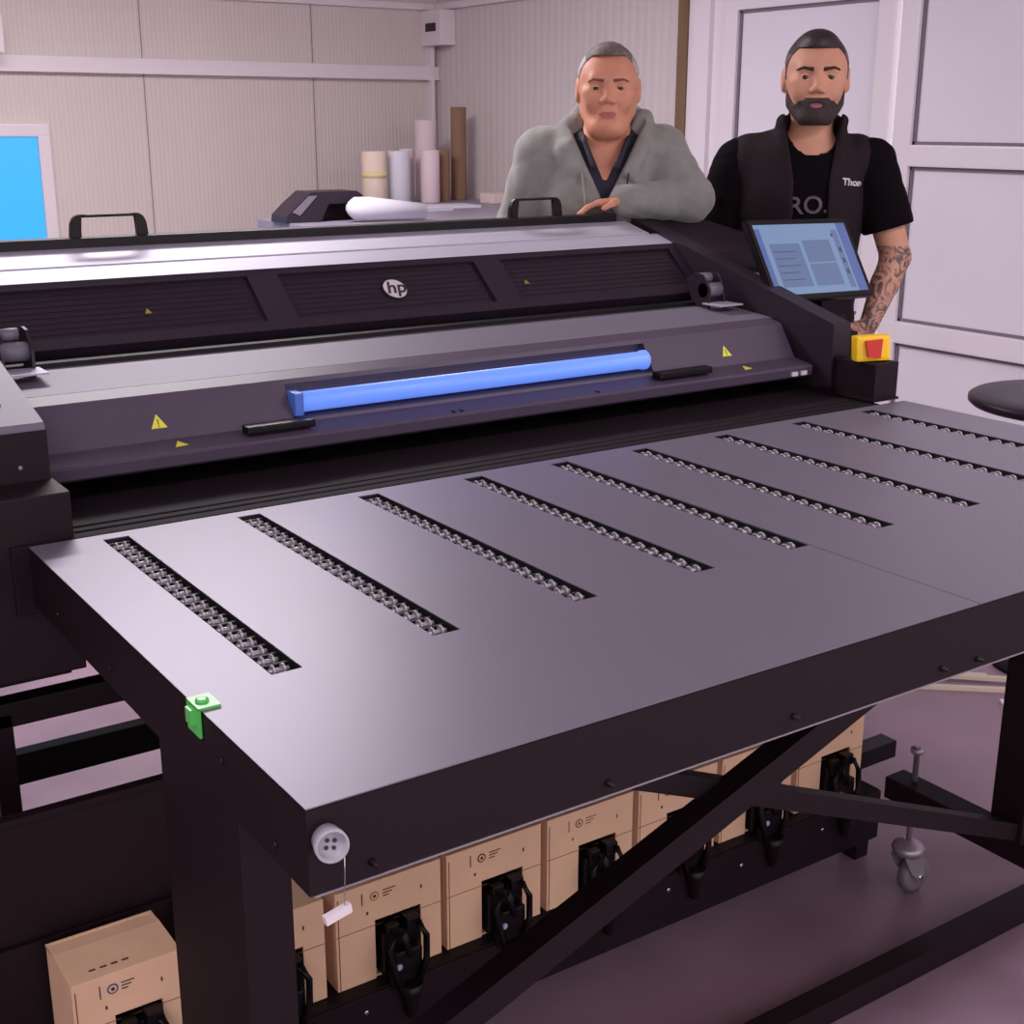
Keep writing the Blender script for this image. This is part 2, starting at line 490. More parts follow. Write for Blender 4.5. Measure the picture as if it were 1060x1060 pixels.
cy2 = .98
bm = NB(); lathe(bm, (cx, cy2, .12), (cx, cy2, .4), [(0, .006), (.205, .006), (.206, .013), (.214, .014), (.219, .006)], 14); tb('caster_stem', bm, 'chrome')
bm = NB(); lathe(bm, (cx, cy2, .098), (cx, cy2, .2), [(0, .030), (.012, .034), (.020, .030), (.026, .016), (.030, .009)], 20); tb('caster_fork', bm, 'steel')
bm = NB(); lathe(bm, (cx+.024, cy2-.013, .041), (cx+.024, cy2+.013, .041), [(0, .032), (.004, .040), (.022, .040), (.026, .032)], 26); lathe(bm, (cx+.012, cy2-.003, .07), (cx, cy2-.003, .12), [(0, .006), (.04, .006)], 8); tb('caster_wheel', bm, 'gasket')
# green clip on the left table edge
bm = NB()
gx, gy = TX0, 1.372
box(bm, gx-.004, gx-.001, gy-.019, gy+.019, TZ-.034, TZ+.003)
box(bm, gx-.004, gx+.024, gy-.019, gy+.019, TZ+.0005, TZ+.0035)
box(bm, gx-.010, gx-.004, gy-.008, gy+.008, TZ-.020, TZ-.0015)
lathe(bm, (gx+.008, gy, TZ+.003), (gx+.008, gy, TZ+.01), [(0, .008), (.003, .008), (.004, .005)], 14)
g = obj('green_edge_clip', bm, 'green'); tag(g, 'small translucent green plastic clip on the left edge of the grey table', 'clip')
# badge reel
R0 = empty('badge_reel', (.507, TY0, .862))
tag(R0, 'round pale grey badge reel fixed to the near corner of the black table skirt', 'badge reel')
bm = NB()
d = Vector((-.18, -1, .10)).normalized()
lathe(bm, Vector((0, 0, 0)), d*.1, [(0, .0155), (.012, .0165), (.016, .0175), (.024, .0175), (.0245, .0152), (.016, .0142), (.0158, .001)], 32)
obj('housing', bm, mat('pale_grey_plastic', (165, 160, 174), .35), R0)
bm = NB()
u = Vector((1, -.18, 0)).normalized(); v = u.cross(d) if u.cross(d).z > 0 else -u.cross(d)
for k in range(4):
    c = d*.016+(u*math.cos(k*PI/2+.6)+v*math.sin(k*PI/2+.6))*.0055
    lathe(bm, c, c+d*.1, [(0, .0023), (.001, .0023)], 10)
obj('hole', bm, 'ink', R0)
bm = NB(); tube(bm, [(.014, -.012, -.012), (.0145, -.010, -.04), (.0135, -.009, -.078)], .0007, 6); obj('cord', bm, 'chrome', R0)
bm = NB(); bar(bm, (-.010, -.010, -.0865), (.020, -.008, -.0815), .007, .010); obj('clip', bm, 'white_plastic', R0)

# ---------------------------------------------------------------- printer
P = empty('large_format_printer', (1.51, 2.3, 0))
tag(P, 'wide dark purple grey flatbed printer with silver lid and blue light tube behind the table', 'printer')
PX, PY = 1.51, 2.3
def pb(name, bm, mats, parent=P, smooth=False, label=None):
    bmesh.ops.translate(bm, vec=(-PX, -PY, 0), verts=bm.verts[:])
    o = obj(name, bm, mats, parent, smooth)
    if label: o['label'] = label
    return o
XI0, XI1 = .562, 2.482
face = [(2.68, .936), (2.312, .936), (2.303, .942), (2.300, .962), (2.305, .967), (2.365, .978)]
facetop = [(2.418, 1.056), (2.46, 1.066)]
def apron_seg(bm, x0, x1, notch):
    prof = list(face)
    if notch:
        prof += [(2.368, .984), (2.425, .986), (2.430, 1.044), (2.413, 1.047)]
    prof += facetop + [(2.462, 1.0), (2.68, 1.0)]
    prism_x(bm, prof, x0, x1)
bm = NB()
apron_seg(bm, XI0+.012, 1.083, False); apron_seg(bm, 1.083, 2.009, True); apron_seg(bm, 2.009, XI1-.012, False)
pb('front_apron', bm, 'apron')
bm = NB()
prism_x(bm, [(2.4605, 1.005), (2.4605, 1.0665), (2.655, 1.082), (2.663, 1.078), (2.67, 1.005)], XI0+.005, XI1-.005)
pb('shelf', bm, 'shelf', label='satin grey sloping shelf above the blue tube')
# dented recess edge marks under the tube
for x in (1.42, 1.44, 1.80):
    bm = NB(); box(bm, x-.003, x+.003, 2.31, 2.335, .9675, .9705); pb('rivet', bm, 'black')
# blue light tube
bm = NB(); lathe(bm, (1.103, 2.388, 1.013), (2.2, 2.388, 1.013), [(0, .0205), (.875, .0205), (.88, .023), (.892, .023), (.897, .018)], 24)
tb_ = pb('light_tube', bm, 'blue', label='glowing blue light tube')
bm = NB()
box(bm, 1.0845, 1.104, 2.366, 2.408, .989, 1.036, 0, .004)
cap = obj('end_cap', bm, 'blue_cap', tb_)
cap.data.transform(Matrix.Translation((-PX, -PY, 0)))
# handle bars on the ledge
for x0, x1 in ((.962, 1.105), (1.985, 2.148)):
    bm = NB(); box(bm, x0, x1, 2.318, 2.347, .976, .992, 0, .004)
    box(bm, x0+.004, x1-.004, 2.343, 2.352, .970, .980)
    pb('ledge_handle', bm, 'black')
# warning stickers
def tri(bm, c, ux, uy, s, mi=0, th=.0008):
    c, ux, uy = Vector(c), Vector(ux).normalized(), Vector(uy).normalized()
    n = ux.cross(uy)
    prism(bm, [c-ux*s-uy*s*.8, c+ux*s-uy*s*.8, c+uy*s*1.05], n*th, mi)
fdir = Vector((0, .053, .078)).normalized()
for x in (.812, 2.251):
    bm = NB()
    c = Vector((x, 2.386, 1.008)); n = Vector((1, 0, 0)).cross(fdir)
    tri(bm, c+n*.0005, (1, 0, 0), fdir, .0155)
    prism(bm, [c+n*.0015+Vector((-.0012, 0, 0))-fdir*.006, c+n*.0015+Vector((.0012, 0, 0))-fdir*.006, c+n*.0015+Vector((.0018, 0, 0))+fdir*.006, c+n*.0015+Vector((-.0018, 0, 0))+fdir*.006], n*.0006, 1)
    prism(bm, [c+n*.0015+Vector((-.0014, 0, 0))-fdir*.0105, c+n*.0015+Vector((.0014, 0, 0))-fdir*.0105, c+n*.0015+Vector((.0014, 0, 0))-fdir*.008, c+n*.0015+Vector((-.0014, 0, 0))-fdir*.008], n*.0006, 1)
    pb('warning_sticker', bm, ['yellow', 'ink_yellow'], label='yellow warning triangle')
    bm = NB()
    tri(bm, (x+.022, 2.335, .9735), (1, .1, .02), (0, .984, .18), .013)
    pb('warning_sticker', bm, ['yellow', 'ink'], label='yellow warning triangle lying on the ledge')
# dark recess behind the shelf, belt under the gantry
bm = NB(); box(bm, XI0+.001, XI1-.001, 2.672, 2.70, .95, 1.09); box(bm, XI0+.001, XI1-.001, 2.655, 2.662, 1.070, 1.092)
pb('recess_wall', bm, 'black')
bm = NB(); box(bm, XI0-.10, XI1+.02, 2.105, 2.95, .78, .897, 0, .004); pb('belt_bed', bm, 'belt')
for k, yy in enumerate((2.135, 2.165)):
    bm = NB(); cyl(bm, (XI0+.01, yy, .893), (XI1-.0, yy, .893), .006); pb('belt_roller', bm, 'belt')
# panel with three grilles
pn0, pn1 = Vector((0, 2.715, 1.108)), Vector((0, 2.862, 1.226))
pd = (pn1-pn0).normalized(); pnn = Vector((0, -pd.z, pd.y))
L = (pn1-pn0).length
bm = NB()
wins = [(XI0+.01, 1.20), (1.274, 1.81), (1.888, 2.452)]
def pp(x, s, h): return Vector((x, 0, 0))+pn0+pd*s+pnn*h
def pbox(bm, x0, x1, s0, s1, h0, h1, mi=0):
    prism(bm, [pp(x0, s0, h0), pp(x1, s0, h0), pp(x1, s1, h0), pp(x0, s1, h0)], pnn*(h1-h0), mi)
s_lo, s_hi = L*.15, L*.90
pbox(bm, XI0+.001, XI1-.001, 0, s_lo, -.03, 0)
pbox(bm, XI0+.001, XI1-.001, s_hi, L, -.03, 0)
xs = [XI0+.001]+[v for w_ in wins for v in w_]+[XI1-.001]
for i in range(0, len(xs), 2):
    pbox(bm, xs[i], xs[i+1], s_lo, s_hi, -.03, 0)
pb('front_panel', bm, 'dark_metal')
for x0, x1 in wins:
    bm = NB()
    pbox(bm, x0, x1, s_lo, s_hi, -.028, -.010)
    ns = 9
    for k in range(ns):
        sa = s_lo+(s_hi-s_lo)*(k+.25)/ns
        pbox(bm, x0+.012, x1-.012, sa, sa+.004, -.010, -.0082)
    pb('grille', bm, 'grille')
for x in (.945, 1.93):
    bm = NB(); c = pp(x, L*.47, -.004); tri(bm, c, (1, 0, 0), pd, .008)
    pb('small_warning_sticker', bm, mat('dull_yellow_sticker_%d' % int(x*10), (160, 140, 60), .5))
# logo on the middle grille
bm = NB(); c = pp(1.553, L*.52, -.004)
lathe(bm, c, c+pnn, [(0, .0295), (.003, .0295), (.0035, .029)], 40)
lg = pb('logo_disc', bm, 'white_logo')
text_part('logo_letters', 'hp', .053, 'ink', lg, c+pnn*.0042-Vector((PX, PY, 0))+pd*.001, (1, 0, 0), pd, shear=.28, bold=.0008)
# silver lid and rail
bm = NB()
prism_x(bm, [(2.862, 1.2265), (2.93, 1.2475), (2.93, 1.15), (2.87, 1.15)], XI0-.3, XI1-.001)
prism_x(bm, [(2.932, 1.2505), (3.042, 1.2775), (3.042, 1.15), (2.932, 1.15)], XI0-.3, XI1-.03)
box(bm, XI0-.3, XI1-.03, 2.9295, 2.9325, 1.20, 1.245, 1)
pb('top_lid', bm, ['silver', 'black'], label='silver sloping lid')
bm = NB(); box(bm, XI0-.3, 2.42, 3.04, 3.085, 1.25, 1.299, 0, .003); pb('rear_rail', bm, 'black')
def handle(xa, xb, z0, z1, y=3.062):
    bm = NB()
    for x, sg in ((xa, 1), (xb, -1)):
        prism(bm, [(x, y-.009, z0-.001), (x+sg*.026, y-.009, z0-.001), (x+sg*.026, y-.009, z1-.006), (x+sg*.040, y-.009, z1), (x+sg*.020, y-.009, z1), (x+sg*.010, y-.009, z1-.006), (x+sg*.003, y-.009, z1-.020)], (0, .018, 0))
    bmesh.ops.bevel(bm, geom=bm.edges[:], offset=.002, segments=2, affect='EDGES')
    box(bm, xa+.02, xb-.02, y-.007, y+.007, z1-.0065, z1, 0, .002)
    pb('lid_handle', bm, 'black')
handle(.872, 1.052, 1.299, 1.349)
handle(2.062, 2.238, 1.299, 1.350)
bm = NB(); box(bm, XI0-.3, XI1, 2.90, 3.04, .55, 1.15); pb('rear_body', bm, 'black_metal')
# side towers
armp = [(2.252, .915), (2.250, 1.070), (2.258, 1.075), (3.03, 1.280), (3.05, 1.283), (3.05, .90), (2.60, .90)]
bm = NB()
prism_x(bm, armp, XI1, XI1+.06)
pb('side_arm', bm, 'dark_metal')
armpL = [(2.222, .97), (2.214, 1.062), (2.222, 1.070), (2.98, 1.262), (3.05, 1.270), (3.05, .90), (2.30, .90)]
bm = NB()
prism_x(bm, armpL, .25, XI0)
pb('side_arm', bm, 'shelf', label='pale topped side arm at the left end of the printer')
bm = NB(); prism_x(bm, [(2.2135, .965), (2.2135, 1.058), (2.218, 1.061), (2.6, .97)], .249, XI0+.001)
pb('arm_front_cover', bm, 'black_metal')
for x, z, y in ((.515, 1.0, 2.2125), (2.51, .985, 2.2515)):
    bm = NB(); lathe(bm, (x, y+.001, z), (x, y-.003, z), [(0, .0035), (.003, .0035)], 10); pb('screw', bm, 'chrome' if x < 1 else 'yellow')
bm = NB(); c = Vector((.512, 2.30, 1.0905)); lathe(bm, c, c+Vector((0, -.24, 1)), [(0, .0035), (.0015, .0035)], 10); pb('screw', bm, 'black')
# base boxes and lower tower bodies
bm = NB(); box(bm, .10, .566, 2.115, 2.215, .665, .9745, 0, .003); box(bm, .10, .566, 2.2155, 2.90, .62, .966); pb('tower_body', bm, 'black_metal')
bm = NB(); box(bm, 2.49, 2.572, 2.116, 2.25, .9005, .992, 0, .003); box(bm, 2.484, 2.574, 2.11, 2.25, .9005, .906)
pb('switch_column', bm, 'black_metal')
bm = NB()
box(bm, 2.485, 2.60, 2.2535, 2.47, .58, .93)
box(bm, 2.485, 2.82, 2.47, 2.80, .58, 1.0)
box(bm, 2.542, 2.655, 2.62, 2.795, 1.0, 1.140, 0, .004)
prism(bm, [(2.542, 2.80, .58), (2.83, 2.80, .58), (2.83, 2.83, .58), (2.70, 3.0, .58), (2.542, 3.05, .58)], (0, 0, .57))
pb('tower_body', bm, 'black_metal')
bm = NB(); box(bm, 2.5425, 2.66, 2.60, 2.80, 1.1405, 1.148, 0, .002); pb('side_tray', bm, 'silver', label='silver tray beside the touch screen')
# cover behind the screen
bm = NB()
pts = [(2.5425, 2.80), (2.80, 2.78), (2.84, 2.80), (2.72, 2.99), (2.5425, 3.05)]
def zc(y): return 1.196+(y-2.80)*(1.285-1.196)/.25
lo = [bm.verts.new((x, y, 1.153)) for x, y in pts]
hi = [bm.verts.new((x, y, min(zc(y)+(x-2.54)*.05, 1.287))) for x, y in pts]
bm.faces.new(hi); bm.faces.new(lo[::-1])
for i in range(5): bm.faces.new((lo[i], lo[(i+1) % 5], hi[(i+1) % 5], hi[i]))
pb('side_cover', bm, 'dark_metal')
# latches
def latch(x, sgn):
    bm = NB()
    prism(bm, [(x, 2.60, 1.078), (x, 2.66, 1.078), (x, 2.69, 1.15), (x, 2.66, 1.168), (x, 2.63, 1.165), (x, 2.60, 1.13)], (.006, 0, 0))
    pb('latch_bracket', bm, 'dark_metal')
    bm = NB()
    x2 = x-sgn*.055
    prism(bm, [(x2, 2.60, 1.078), (x2, 2.66, 1.078), (x2, 2.69, 1.15), (x2, 2.66, 1.168), (x2, 2.63, 1.165), (x2, 2.61, 1.13)], (.006, 0, 0))
    o = pb('latch_bracket', bm, 'dark_metal')
    def sub(n, b, m):
        b2 = obj(n, b, m, o); b2.data.transform(Matrix.Translation((-PX, -PY, 0)))
    bm = NB(); cyl(bm, (min(x, x2), 2.625, 1.125), (max(x, x2), 2.625, 1.125), .019); cyl(bm, (min(x, x2)+.01, 2.65, 1.155), (max(x, x2)-.01, 2.65, 1.155), .013); sub('latch_wheel', bm, 'grey_' if False else 'shelf')
    bm = NB(); box(bm, min(x, x2)-.01, max(x, x2)+.016, 2.545, 2.615, 1.090, 1.094, 0, .001); sub('latch_plate', bm, 'silver')
latch(.648, 1); latch(2.385, -1)
for x in (2.437, 2.405):
    bm = NB(); box(bm, x-.010, x+.010, 2.296, 2.302, .945, .955); pb('indicator_label', bm, 'white_logo')
# emergency stop
bm = NB(); box(bm, -.042, .042, -.022, .024, -.031, .031, 0, .008)
es = obj('emergency_stop', bm, 'yellow_box', P); es.location = (2.523-PX, 2.165-PY, 1.0235); es.rotation_euler = (math.radians(-4), math.radians(-3), math.radians(-30))
tag(es, 'bright yellow emergency stop housing with red button')
bm = NB(); prism(bm, [(-.022, -.022, .020), (.020, -.022, .022), (.014, -.022, -.024), (-.016, -.022, -.020)], (0, -.010, 0))
obj('stop_button', bm, 'red', es)
# touch screen
TL, TR = Vector((2.502, 2.60, 1.304)), Vector((2.882, 2.60, 1.296))
BR = Vector((2.885, 2.478, 1.093)); BL = Vector((2.505, 2.478, 1.103))
ux = (TR-TL).normalized(); uy = (TL-BL).normalized(); un = ux.cross(uy)
W_, H_ = (TR-TL).length, (TL-BL).length
S0 = Vector((PX, PY, 0))
bm = NB()
def q3(a, b, h): return BL+ux*a+uy*b+un*h-S0
prism(bm, [q3(0, 0, -.022), q3(W_, 0, -.022), q3(W_, H_, -.022), q3(0, H_, -.022)], un*.022)
bmesh.ops.bevel(bm, geom=bm.edges[:], offset=.003, segments=2, affect='EDGES')
scr = obj('touch_screen', bm, 'black', P)
bm = NB()
def rect(a0, a1, b0, b1, h, mi):
    bz = .016
    a0, a1 = bz+a0*(W_-2*bz), bz+a1*(W_-2*bz); b0, b1 = bz+b0*(H_-2*bz), bz+b1*(H_-2*bz)
    prism(bm, [q3(a0, b0, h), q3(a1, b0, h), q3(a1, b1, h), q3(a0, b1, h)], un*.0004, mi)
rect(0, 1, 0, 1, 0, 0)
rect(0, .05, .0, .94, .0005, 2)
rect(.90, 1, 0, 1, .0005, 2)
rect(.10, .42, .10, .72, .0005, 1)
rect(.46, .76, .10, .42, .0005, 1)
rect(.46, .76, .44, .76, .0005, 1)
rect(.82, .88, .05, .9, .0005, 1)
for k in range(3): rect(.835, .865, .25+.16*k, .32+.16*k, .001, 3)
rect(.80, .82, .80, .85, .001, 3)
for k in range(5): rect(.12, .36-.04*(k % 2), .60-.1*k, .61-.1*k, .001, 3)
obj('display', bm, ['sc_bg', 'sc_panel', 'sc_side', 'sc_dark'], scr)
bm = NB()
tube(bm, [q3(W_*.5, H_*.4, -.02), q3(W_*.45, H_*.25, -.07), Vector((2.70-PX, 2.62-PY, 1.01))], .018, 12)
box(bm, 2.66-PX, 2.76-PX, 2.56-PY, 2.66-PY, 1.0005, 1.012, 0, .003)
obj('screen_mount', bm, 'black', P)
bm = NB(); box(bm, 2.58, 2.80, 2.50, 2.58, 1.0005, 1.045, 0, .004); pb('screen_base_cover', bm, 'black')
# stand below the printer
bm = NB(); box(bm, .12, 2.82, 2.32, 2.90, .60, .78); pb('lower_chassis', bm, 'black_metal')
for x in (.435, 2.55):
    bm = NB(); box(bm, x-.018, x+.018, 2.19, 2.23, 0, .58, 0, .002); pb('stand_leg', bm, 'black_metal')
    bm = NB(); box(bm, x-.018, x+.018, 2.80, 2.84, 0, .60, 0, .002); pb('stand_leg', bm, 'black_metal')
    bm = NB(); box(bm, x-.018, x+.018, 2.23, 2.80, .03, .08, 0, .002); pb('stand_foot', bm, 'black_metal')
bm = NB(); box(bm, -.2, 2.57, 2.585, 2.62, .245, .312, 0, .002); pb('stand_beam', bm, 'black')
bm = NB(); box(bm, -.2, 2.57, 2.19, 2.23, .555, .60, 0, .002); pb('stand_beam', bm, 'black_metal')
bm = NB(); box(bm, -.2, 2.57, 2.60, 2.64, .375, .41, 0, .002); pb('stand_beam', bm, 'dark_metal')
# ink rack under the table (carries the boxes)
RK = empty('ink_box_rack', (1.2, 1.75, 0))
tag(RK, 'long low black rack on the floor under the table carrying the cardboard ink boxes', 'rack')
def rb(name, bm, mats, label=None):
    bmesh.ops.translate(bm, vec=(-1.2, -1.75, 0), verts=bm.verts[:])
    o = obj(name, bm, mats, RK)
    if label: o['label'] = label
    return o
bm = NB(); box(bm, .28, 2.115, 1.695, 2.05, .150, .1595, 0, .001); rb('shelf', bm, 'black_metal')
bm = NB(); box(bm, .28, 2.115, 1.690, 1.698, .045, .1575, 0, .001); rb('fascia', bm, 'black_metal')
bm = NB(); box(bm, .28, 2.09, 1.875, 1.882, .16, .335, 0, .001); rb('back_panel', bm, 'black_metal')
bm = NB(); box(bm, .05, .80, 1.89, 1.90, .165, .535); box(bm, .05, .80, 1.885, 1.905, .535, .545); rb('side_cover', bm, 'black_metal')
bm = NB(); box(bm, 2.10, 2.235, 1.755, 1.80, .178, .218, 0, .002); rb('end_bar', bm, 'black')
for x in (.33, 2.08):
    for y in (1.72, 2.02):
        bm = NB(); box(bm, x-.02, x+.02, y-.02, y+.02, 0, .15, 0, .002); rb('foot', bm, 'black_metal')
BX = [.393+.2125*k for k in range(8)]
for k, x in enumerate(BX):
    bm = NB(); lathe(bm, (x+.035+.02*(k % 2), 1.6905, .115+.006*(k % 3)), (x+.035+.02*(k % 2), 1.6, .115+.006*(k % 3)), [(0, .005), (.003, .005), (.004, .003)], 12)
    rb('screw', bm, 'chrome')
names = ['left of the wide table leg', 'mostly hidden behind the wide table leg', 'with a yellow ring mark',
         'with a black ring mark, fourth from the left', 'fifth from the left, clear of the braces', 'just left of the crossing braces', 'just right of the crossing braces', 'at the right end of the row']
inkm = ['ink_blue', 'ink', 'ink_yellow', 'ink', 'ink_brown', 'ink_brown', 'ink_brown', 'ink_brown']
BW = [.165, .192, .200, .198, .198, .198, .196, .196]
for k, x in enumerate(BX):
    bwid = BW[k]
    Bx = empty('cardboard_box', (x, 1.72, .1605))
    tag(Bx, 'brown cardboard box '+names[k], 'cardboard box', 'cardboard ink boxes in a row under the table')
    h = .182
    bm = NB()
    # carton with an open hole in the front
    hx0, hx1, hz0, hz1 = bwid*.36, bwid*.80, -.0, .112
    t = .004
    box(bm, 0, hx0, 0, t, 0, h); box(bm, hx1, bwid, 0, t, 0, h); box(bm, hx0, hx1, 0, t, hz1, h)
    box(bm, 0, t, t, .13, 0, h); box(bm, bwid-t, bwid, t, .13, 0, h); box(bm, t, bwid-t, .126, .13, 0, h)
    box(bm, 0, bwid, 0, .09, h, h+t*.8, 0)
    prism(bm, [(0, .09, h), (bwid, .09, h), (bwid, .09, h+t*.8), (0, .09, h+t*.8)], (-.0, .045, -.006))
    box(bm, t, bwid-t, t, .126, 0, t)
    obj('carton', bm, 'card', Bx)
    bm = NB(); box(bm, .0005, bwid-.0005, -.0006, .0, h*.565, h*.57); box(bm, .004, .0055, -.0006, 0, 0, h-.01); obj('fold_line', bm, 'card_edge', Bx)
    bm = NB()
    # printed ring, bar and text lines
    lathe(bm, (bwid*.36, -.0002, h*.87), (bwid*.36, -.1, h*.87), [(0, .0085), (.0006, .0085)], 24)
    mk = obj('ring_mark', bm, inkm[k], Bx)
    bm = NB(); lathe(bm, (bwid*.36, -.0008, h*.87), (bwid*.36, -.1, h*.87), [(0, .0060), (.0004, .0060)], 20)
    lathe(bm, (bwid*.36, -.0012, h*.87), (bwid*.36, -.1, h*.87), [(0, .0001), (.0001, .0001)], 6)
    obj('ring_centre', bm, 'card', Bx)
    bm = NB(); lathe(bm, (bwid*.36, -.0012, h*.87), (bwid*.36, -.1, h*.87), [(0, .0030), (.0004, .0030)], 16)
    box(bm, bwid*.24, bwid*.25, -.0006, 0, h*.81, h*.93)
    for j in range(3):
        box(bm, bwid*.44, bwid*(.56-.03*j), -.0006, 0, h*(.895-.03*j), h*(.905-.03*j))
    box(bm, bwid*.28, bwid*.30, -.0006, 0, h*.70, h*.73); box(bm, bwid*.80, bwid*.815, -.0006, 0, h*.78, h*.82)
    for j in range(4): box(bm, bwid*(.2+.1*j), bwid*(.26+.1*j), .02, .024, h+t*.8, h+t*.8+.0005)
    obj('print_marks', bm, 'ink' if k != 4 else 'ink_brown', Bx)
    # connector: black coupling with hoses that plugs into the hole and hangs over the fascia
    K = empty('ink_connector', (x+bwid*.58, 1.72, .1605))
    tag(K, 'black hose connector in the box '+names[k], 'connector', 'black ink connectors on the boxes')
    bm = NB()
    rnd = random.Random(k)
    zlow = .0
    box(bm, -.036, .034, -.014, .03, .006, .088, 0, .004)
    box(bm, -.030, -.008, -.020, .03, .070+.006*rnd.random(), .104, 0, .003)
    box(bm, .004, .030, -.024, .03, .085, .109, 0, .003)
    box(bm, -.022, .026, -.036, -.012, .016, .060, 0, .005)
    box(bm, -.034, .028, -.034, -.024, -.010, .022, 0, .003)
    obj('coupling', bm, 'black', K)
    bm = NB()
    tube(bm, [(-.02, -.028, .095), (-.034, -.036, .070), (-.030, -.040, .03), (-.018, -.040, -.01)], .006, 8)
    tube(bm, [(.024, -.028, .10), (.034, -.036, .075), (.030, -.042, .035), (.014, -.040, -.015)], .006, 8)
    tube(bm, [(-.004, -.02, .10), (-.006, -.034, .085), (.0, -.042, .05)], .005, 8)
    obj('hose', bm, 'black', K)
    bm = NB()
    lathe(bm, (0, -.040, .0), (0, -.042, -.2), [(0, .021), (.02, .019), (.045, .012), (.066, .009), (.068, .006)], 14)
    obj('drip_spout', bm, 'black', K)
    bm = NB(); lathe(bm, (-.022, -.039, .036), (-.022, -.1, .036), [(0, .006), (.003, .006), (.005, .004)], 12)  # pale dot painted as a highlight on the black coupling
    obj('highlight_dot', bm, mat('pale_blue_highlight_%d' % k, (150, 165, 200), .3), K)

# black sheet hanging behind the leg on the left
# ---------------------------------------------------------------- loose things on the floor
for (a, b, lab) in (((2.915, 2.235, .006), (3.12, 2.06, .006), 'pale wooden lath on the floor, nearest of the three behind the table'),
                    ((2.985, 2.255, .018), (3.16, 2.09, .018), 'pale wooden lath on the floor, middle one of the three'),
                    ((3.03, 2.265, .006), (3.14, 2.17, .006), 'pale short wooden lath on the floor, farthest of the three')):
    bm = NB(); bar(bm, a, b, .018, .011); o = obj('wooden_lath', bm, 'stick'); tag(o, lab, 'wooden lath', 'pale laths lying on the floor')
bm = NB(); cyl(bm, (3.02, 2.03, .0), (3.02, 2.03, .014), .006); o = obj('bottle_cap', bm, 'white_plastic'); tag(o, 'tiny white cap on the floor by the black table leg', 'cap')
# round stool right of the table
ST = empty('round_side_table', (3.36, 2.14, 0))
tag(ST, 'dark round side table beyond the far right end of the big table', 'side table')
bm = NB(); lathe(bm, (0, 0, .775), (0, 0, 1), [(0, .22), (.006, .275), (.015, .285), (.028, .285), (.035, .275), (.037, .2)], 64); obj('round_top', bm, 'dark_metal', ST)
bm = NB(); lathe(bm, (0, 0, .02), (0, 0, 1), [(0, .028), (.4, .028), (.41, .02), (.757, .02)], 20); obj('post', bm, 'chrome', ST)
bm = NB(); lathe(bm, (0, 0, 0), (0, 0, 1), [(0, .15), (.012, .148), (.022, .06), (.03, .03)], 36); obj('base', bm, 'black', ST)

# ---------------------------------------------------------------- bench in the corner with rolls
BZ = 1.13
Bn = empty('workbench', (3.3, 6.2, 0))
tag(Bn, 'grey workbench in the far corner holding paper rolls and cardboard tubes', 'workbench')
bm = NB(); box(bm, .0, .88, -1.1, .76, BZ-.04, BZ, 0, .004); box(bm, -.83, .004, -1.1, -.50, BZ-.04, BZ-.0005, 0, .004); obj('worktop', bm, 'bench', Bn)
for x, y in ((-.77, -1.05), (-.77, -.56), (.8, -1.05), (.8, .68), (.05, .68)):
    if True:
        bm = NB(); box(bm, x-.025, x+.025, y-.025, y+.025, 0, BZ-.04); obj('leg', bm, 'black_metal', Bn)
bm = NB(); box(bm, .02, .8, -.9, .7, .45, .48); obj('lower_shelf', bm, 'bench', Bn)
def rollthing(name, x, y, r, h, m, lab, cat, hollow=True, lean=(0, 0), band=None, grp=None):
    o0 = empty(name, (x, y, BZ)); o0.rotation_euler = (lean[0], lean[1], 0)
    tag(o0, lab, cat, grp)
    bm = NB()
    if hollow:
        lathe(bm, (0, 0, .0), (0, 0, 1), [(0, r*.96), (.004, r), (h-.004, r), (h, r*.97), (h, r*.80), (h-.05, r*.78), (h-.05, .001)], 28)
    else:
        lathe(bm, (0, 0, 0), (0, 0, 1), [(0, r*.96), (.004, r), (h-.004, r), (h, r*.9)], 28)
    obj('roll_body', bm, m, o0)
    if band:
        bm = NB(); lathe(bm, (0, 0, h*band[0]), (0, 0, 1+h), [(0, r+.0003), (h*band[1], r+.0003)], 28); obj('tape_band', bm, 'tape', o0)
    return o0
rollthing('paper_roll', 3.44, 6.38, .066, .272, 'cream', 'cream paper roll with a yellow tape band, leftmost of the standing rolls', 'paper roll', band=(.50, .12), grp='rolls and tubes standing in the corner')
rollthing('paper_roll', 3.60, 6.40, .060, .272, 'paper', 'bright white paper roll right of the cream roll', 'paper roll', lean=(0, -.0), grp='rolls and tubes standing in the corner')
rollthing('paper_roll', 3.705, 6.50, .040, .280, 'pink_roll', 'narrow pinkish roll behind the bright white roll', 'paper roll', grp='rolls and tubes standing in the corner')
rollthing('paper_roll', 3.90, 6.62, .062, .43, 'pink_roll', 'tall pale roll, highest white one in the corner under the conduit', 'paper roll', grp='rolls and tubes standing in the corner')
rollthing('paper_roll', 3.77, 6.36, .052, .275, 'pink_roll', 'pale roll standing in front of the tallest white roll', 'paper roll', grp='rolls and tubes standing in the corner')
rollthing('cardboard_tube', 3.885, 6.42, .040, .275, 'kraft', 'short brown cardboard tube right of the pale rolls', 'cardboard tube', grp='rolls and tubes standing in the corner')
rollthing('cardboard_tube', 4.04, 6.50, .043, .50, 'kraft', 'tallest brown cardboard tube leaning by the right wall', 'cardboard tube', grp='rolls and tubes standing in the corner')
bm = NB(); box(bm, 3.98, 4.17, 6.06, 6.19, BZ+.001, BZ+.052, 0, .003)
for k in range(9):
    box(bm, 3.99+.02*k, 3.998+.02*k, 6.058, 6.06, BZ+.012, BZ+.040, 1)
    box(bm, 3.978, 3.98, 6.07+.013*k, 6.076+.013*k, BZ+.012, BZ+.040, 1)
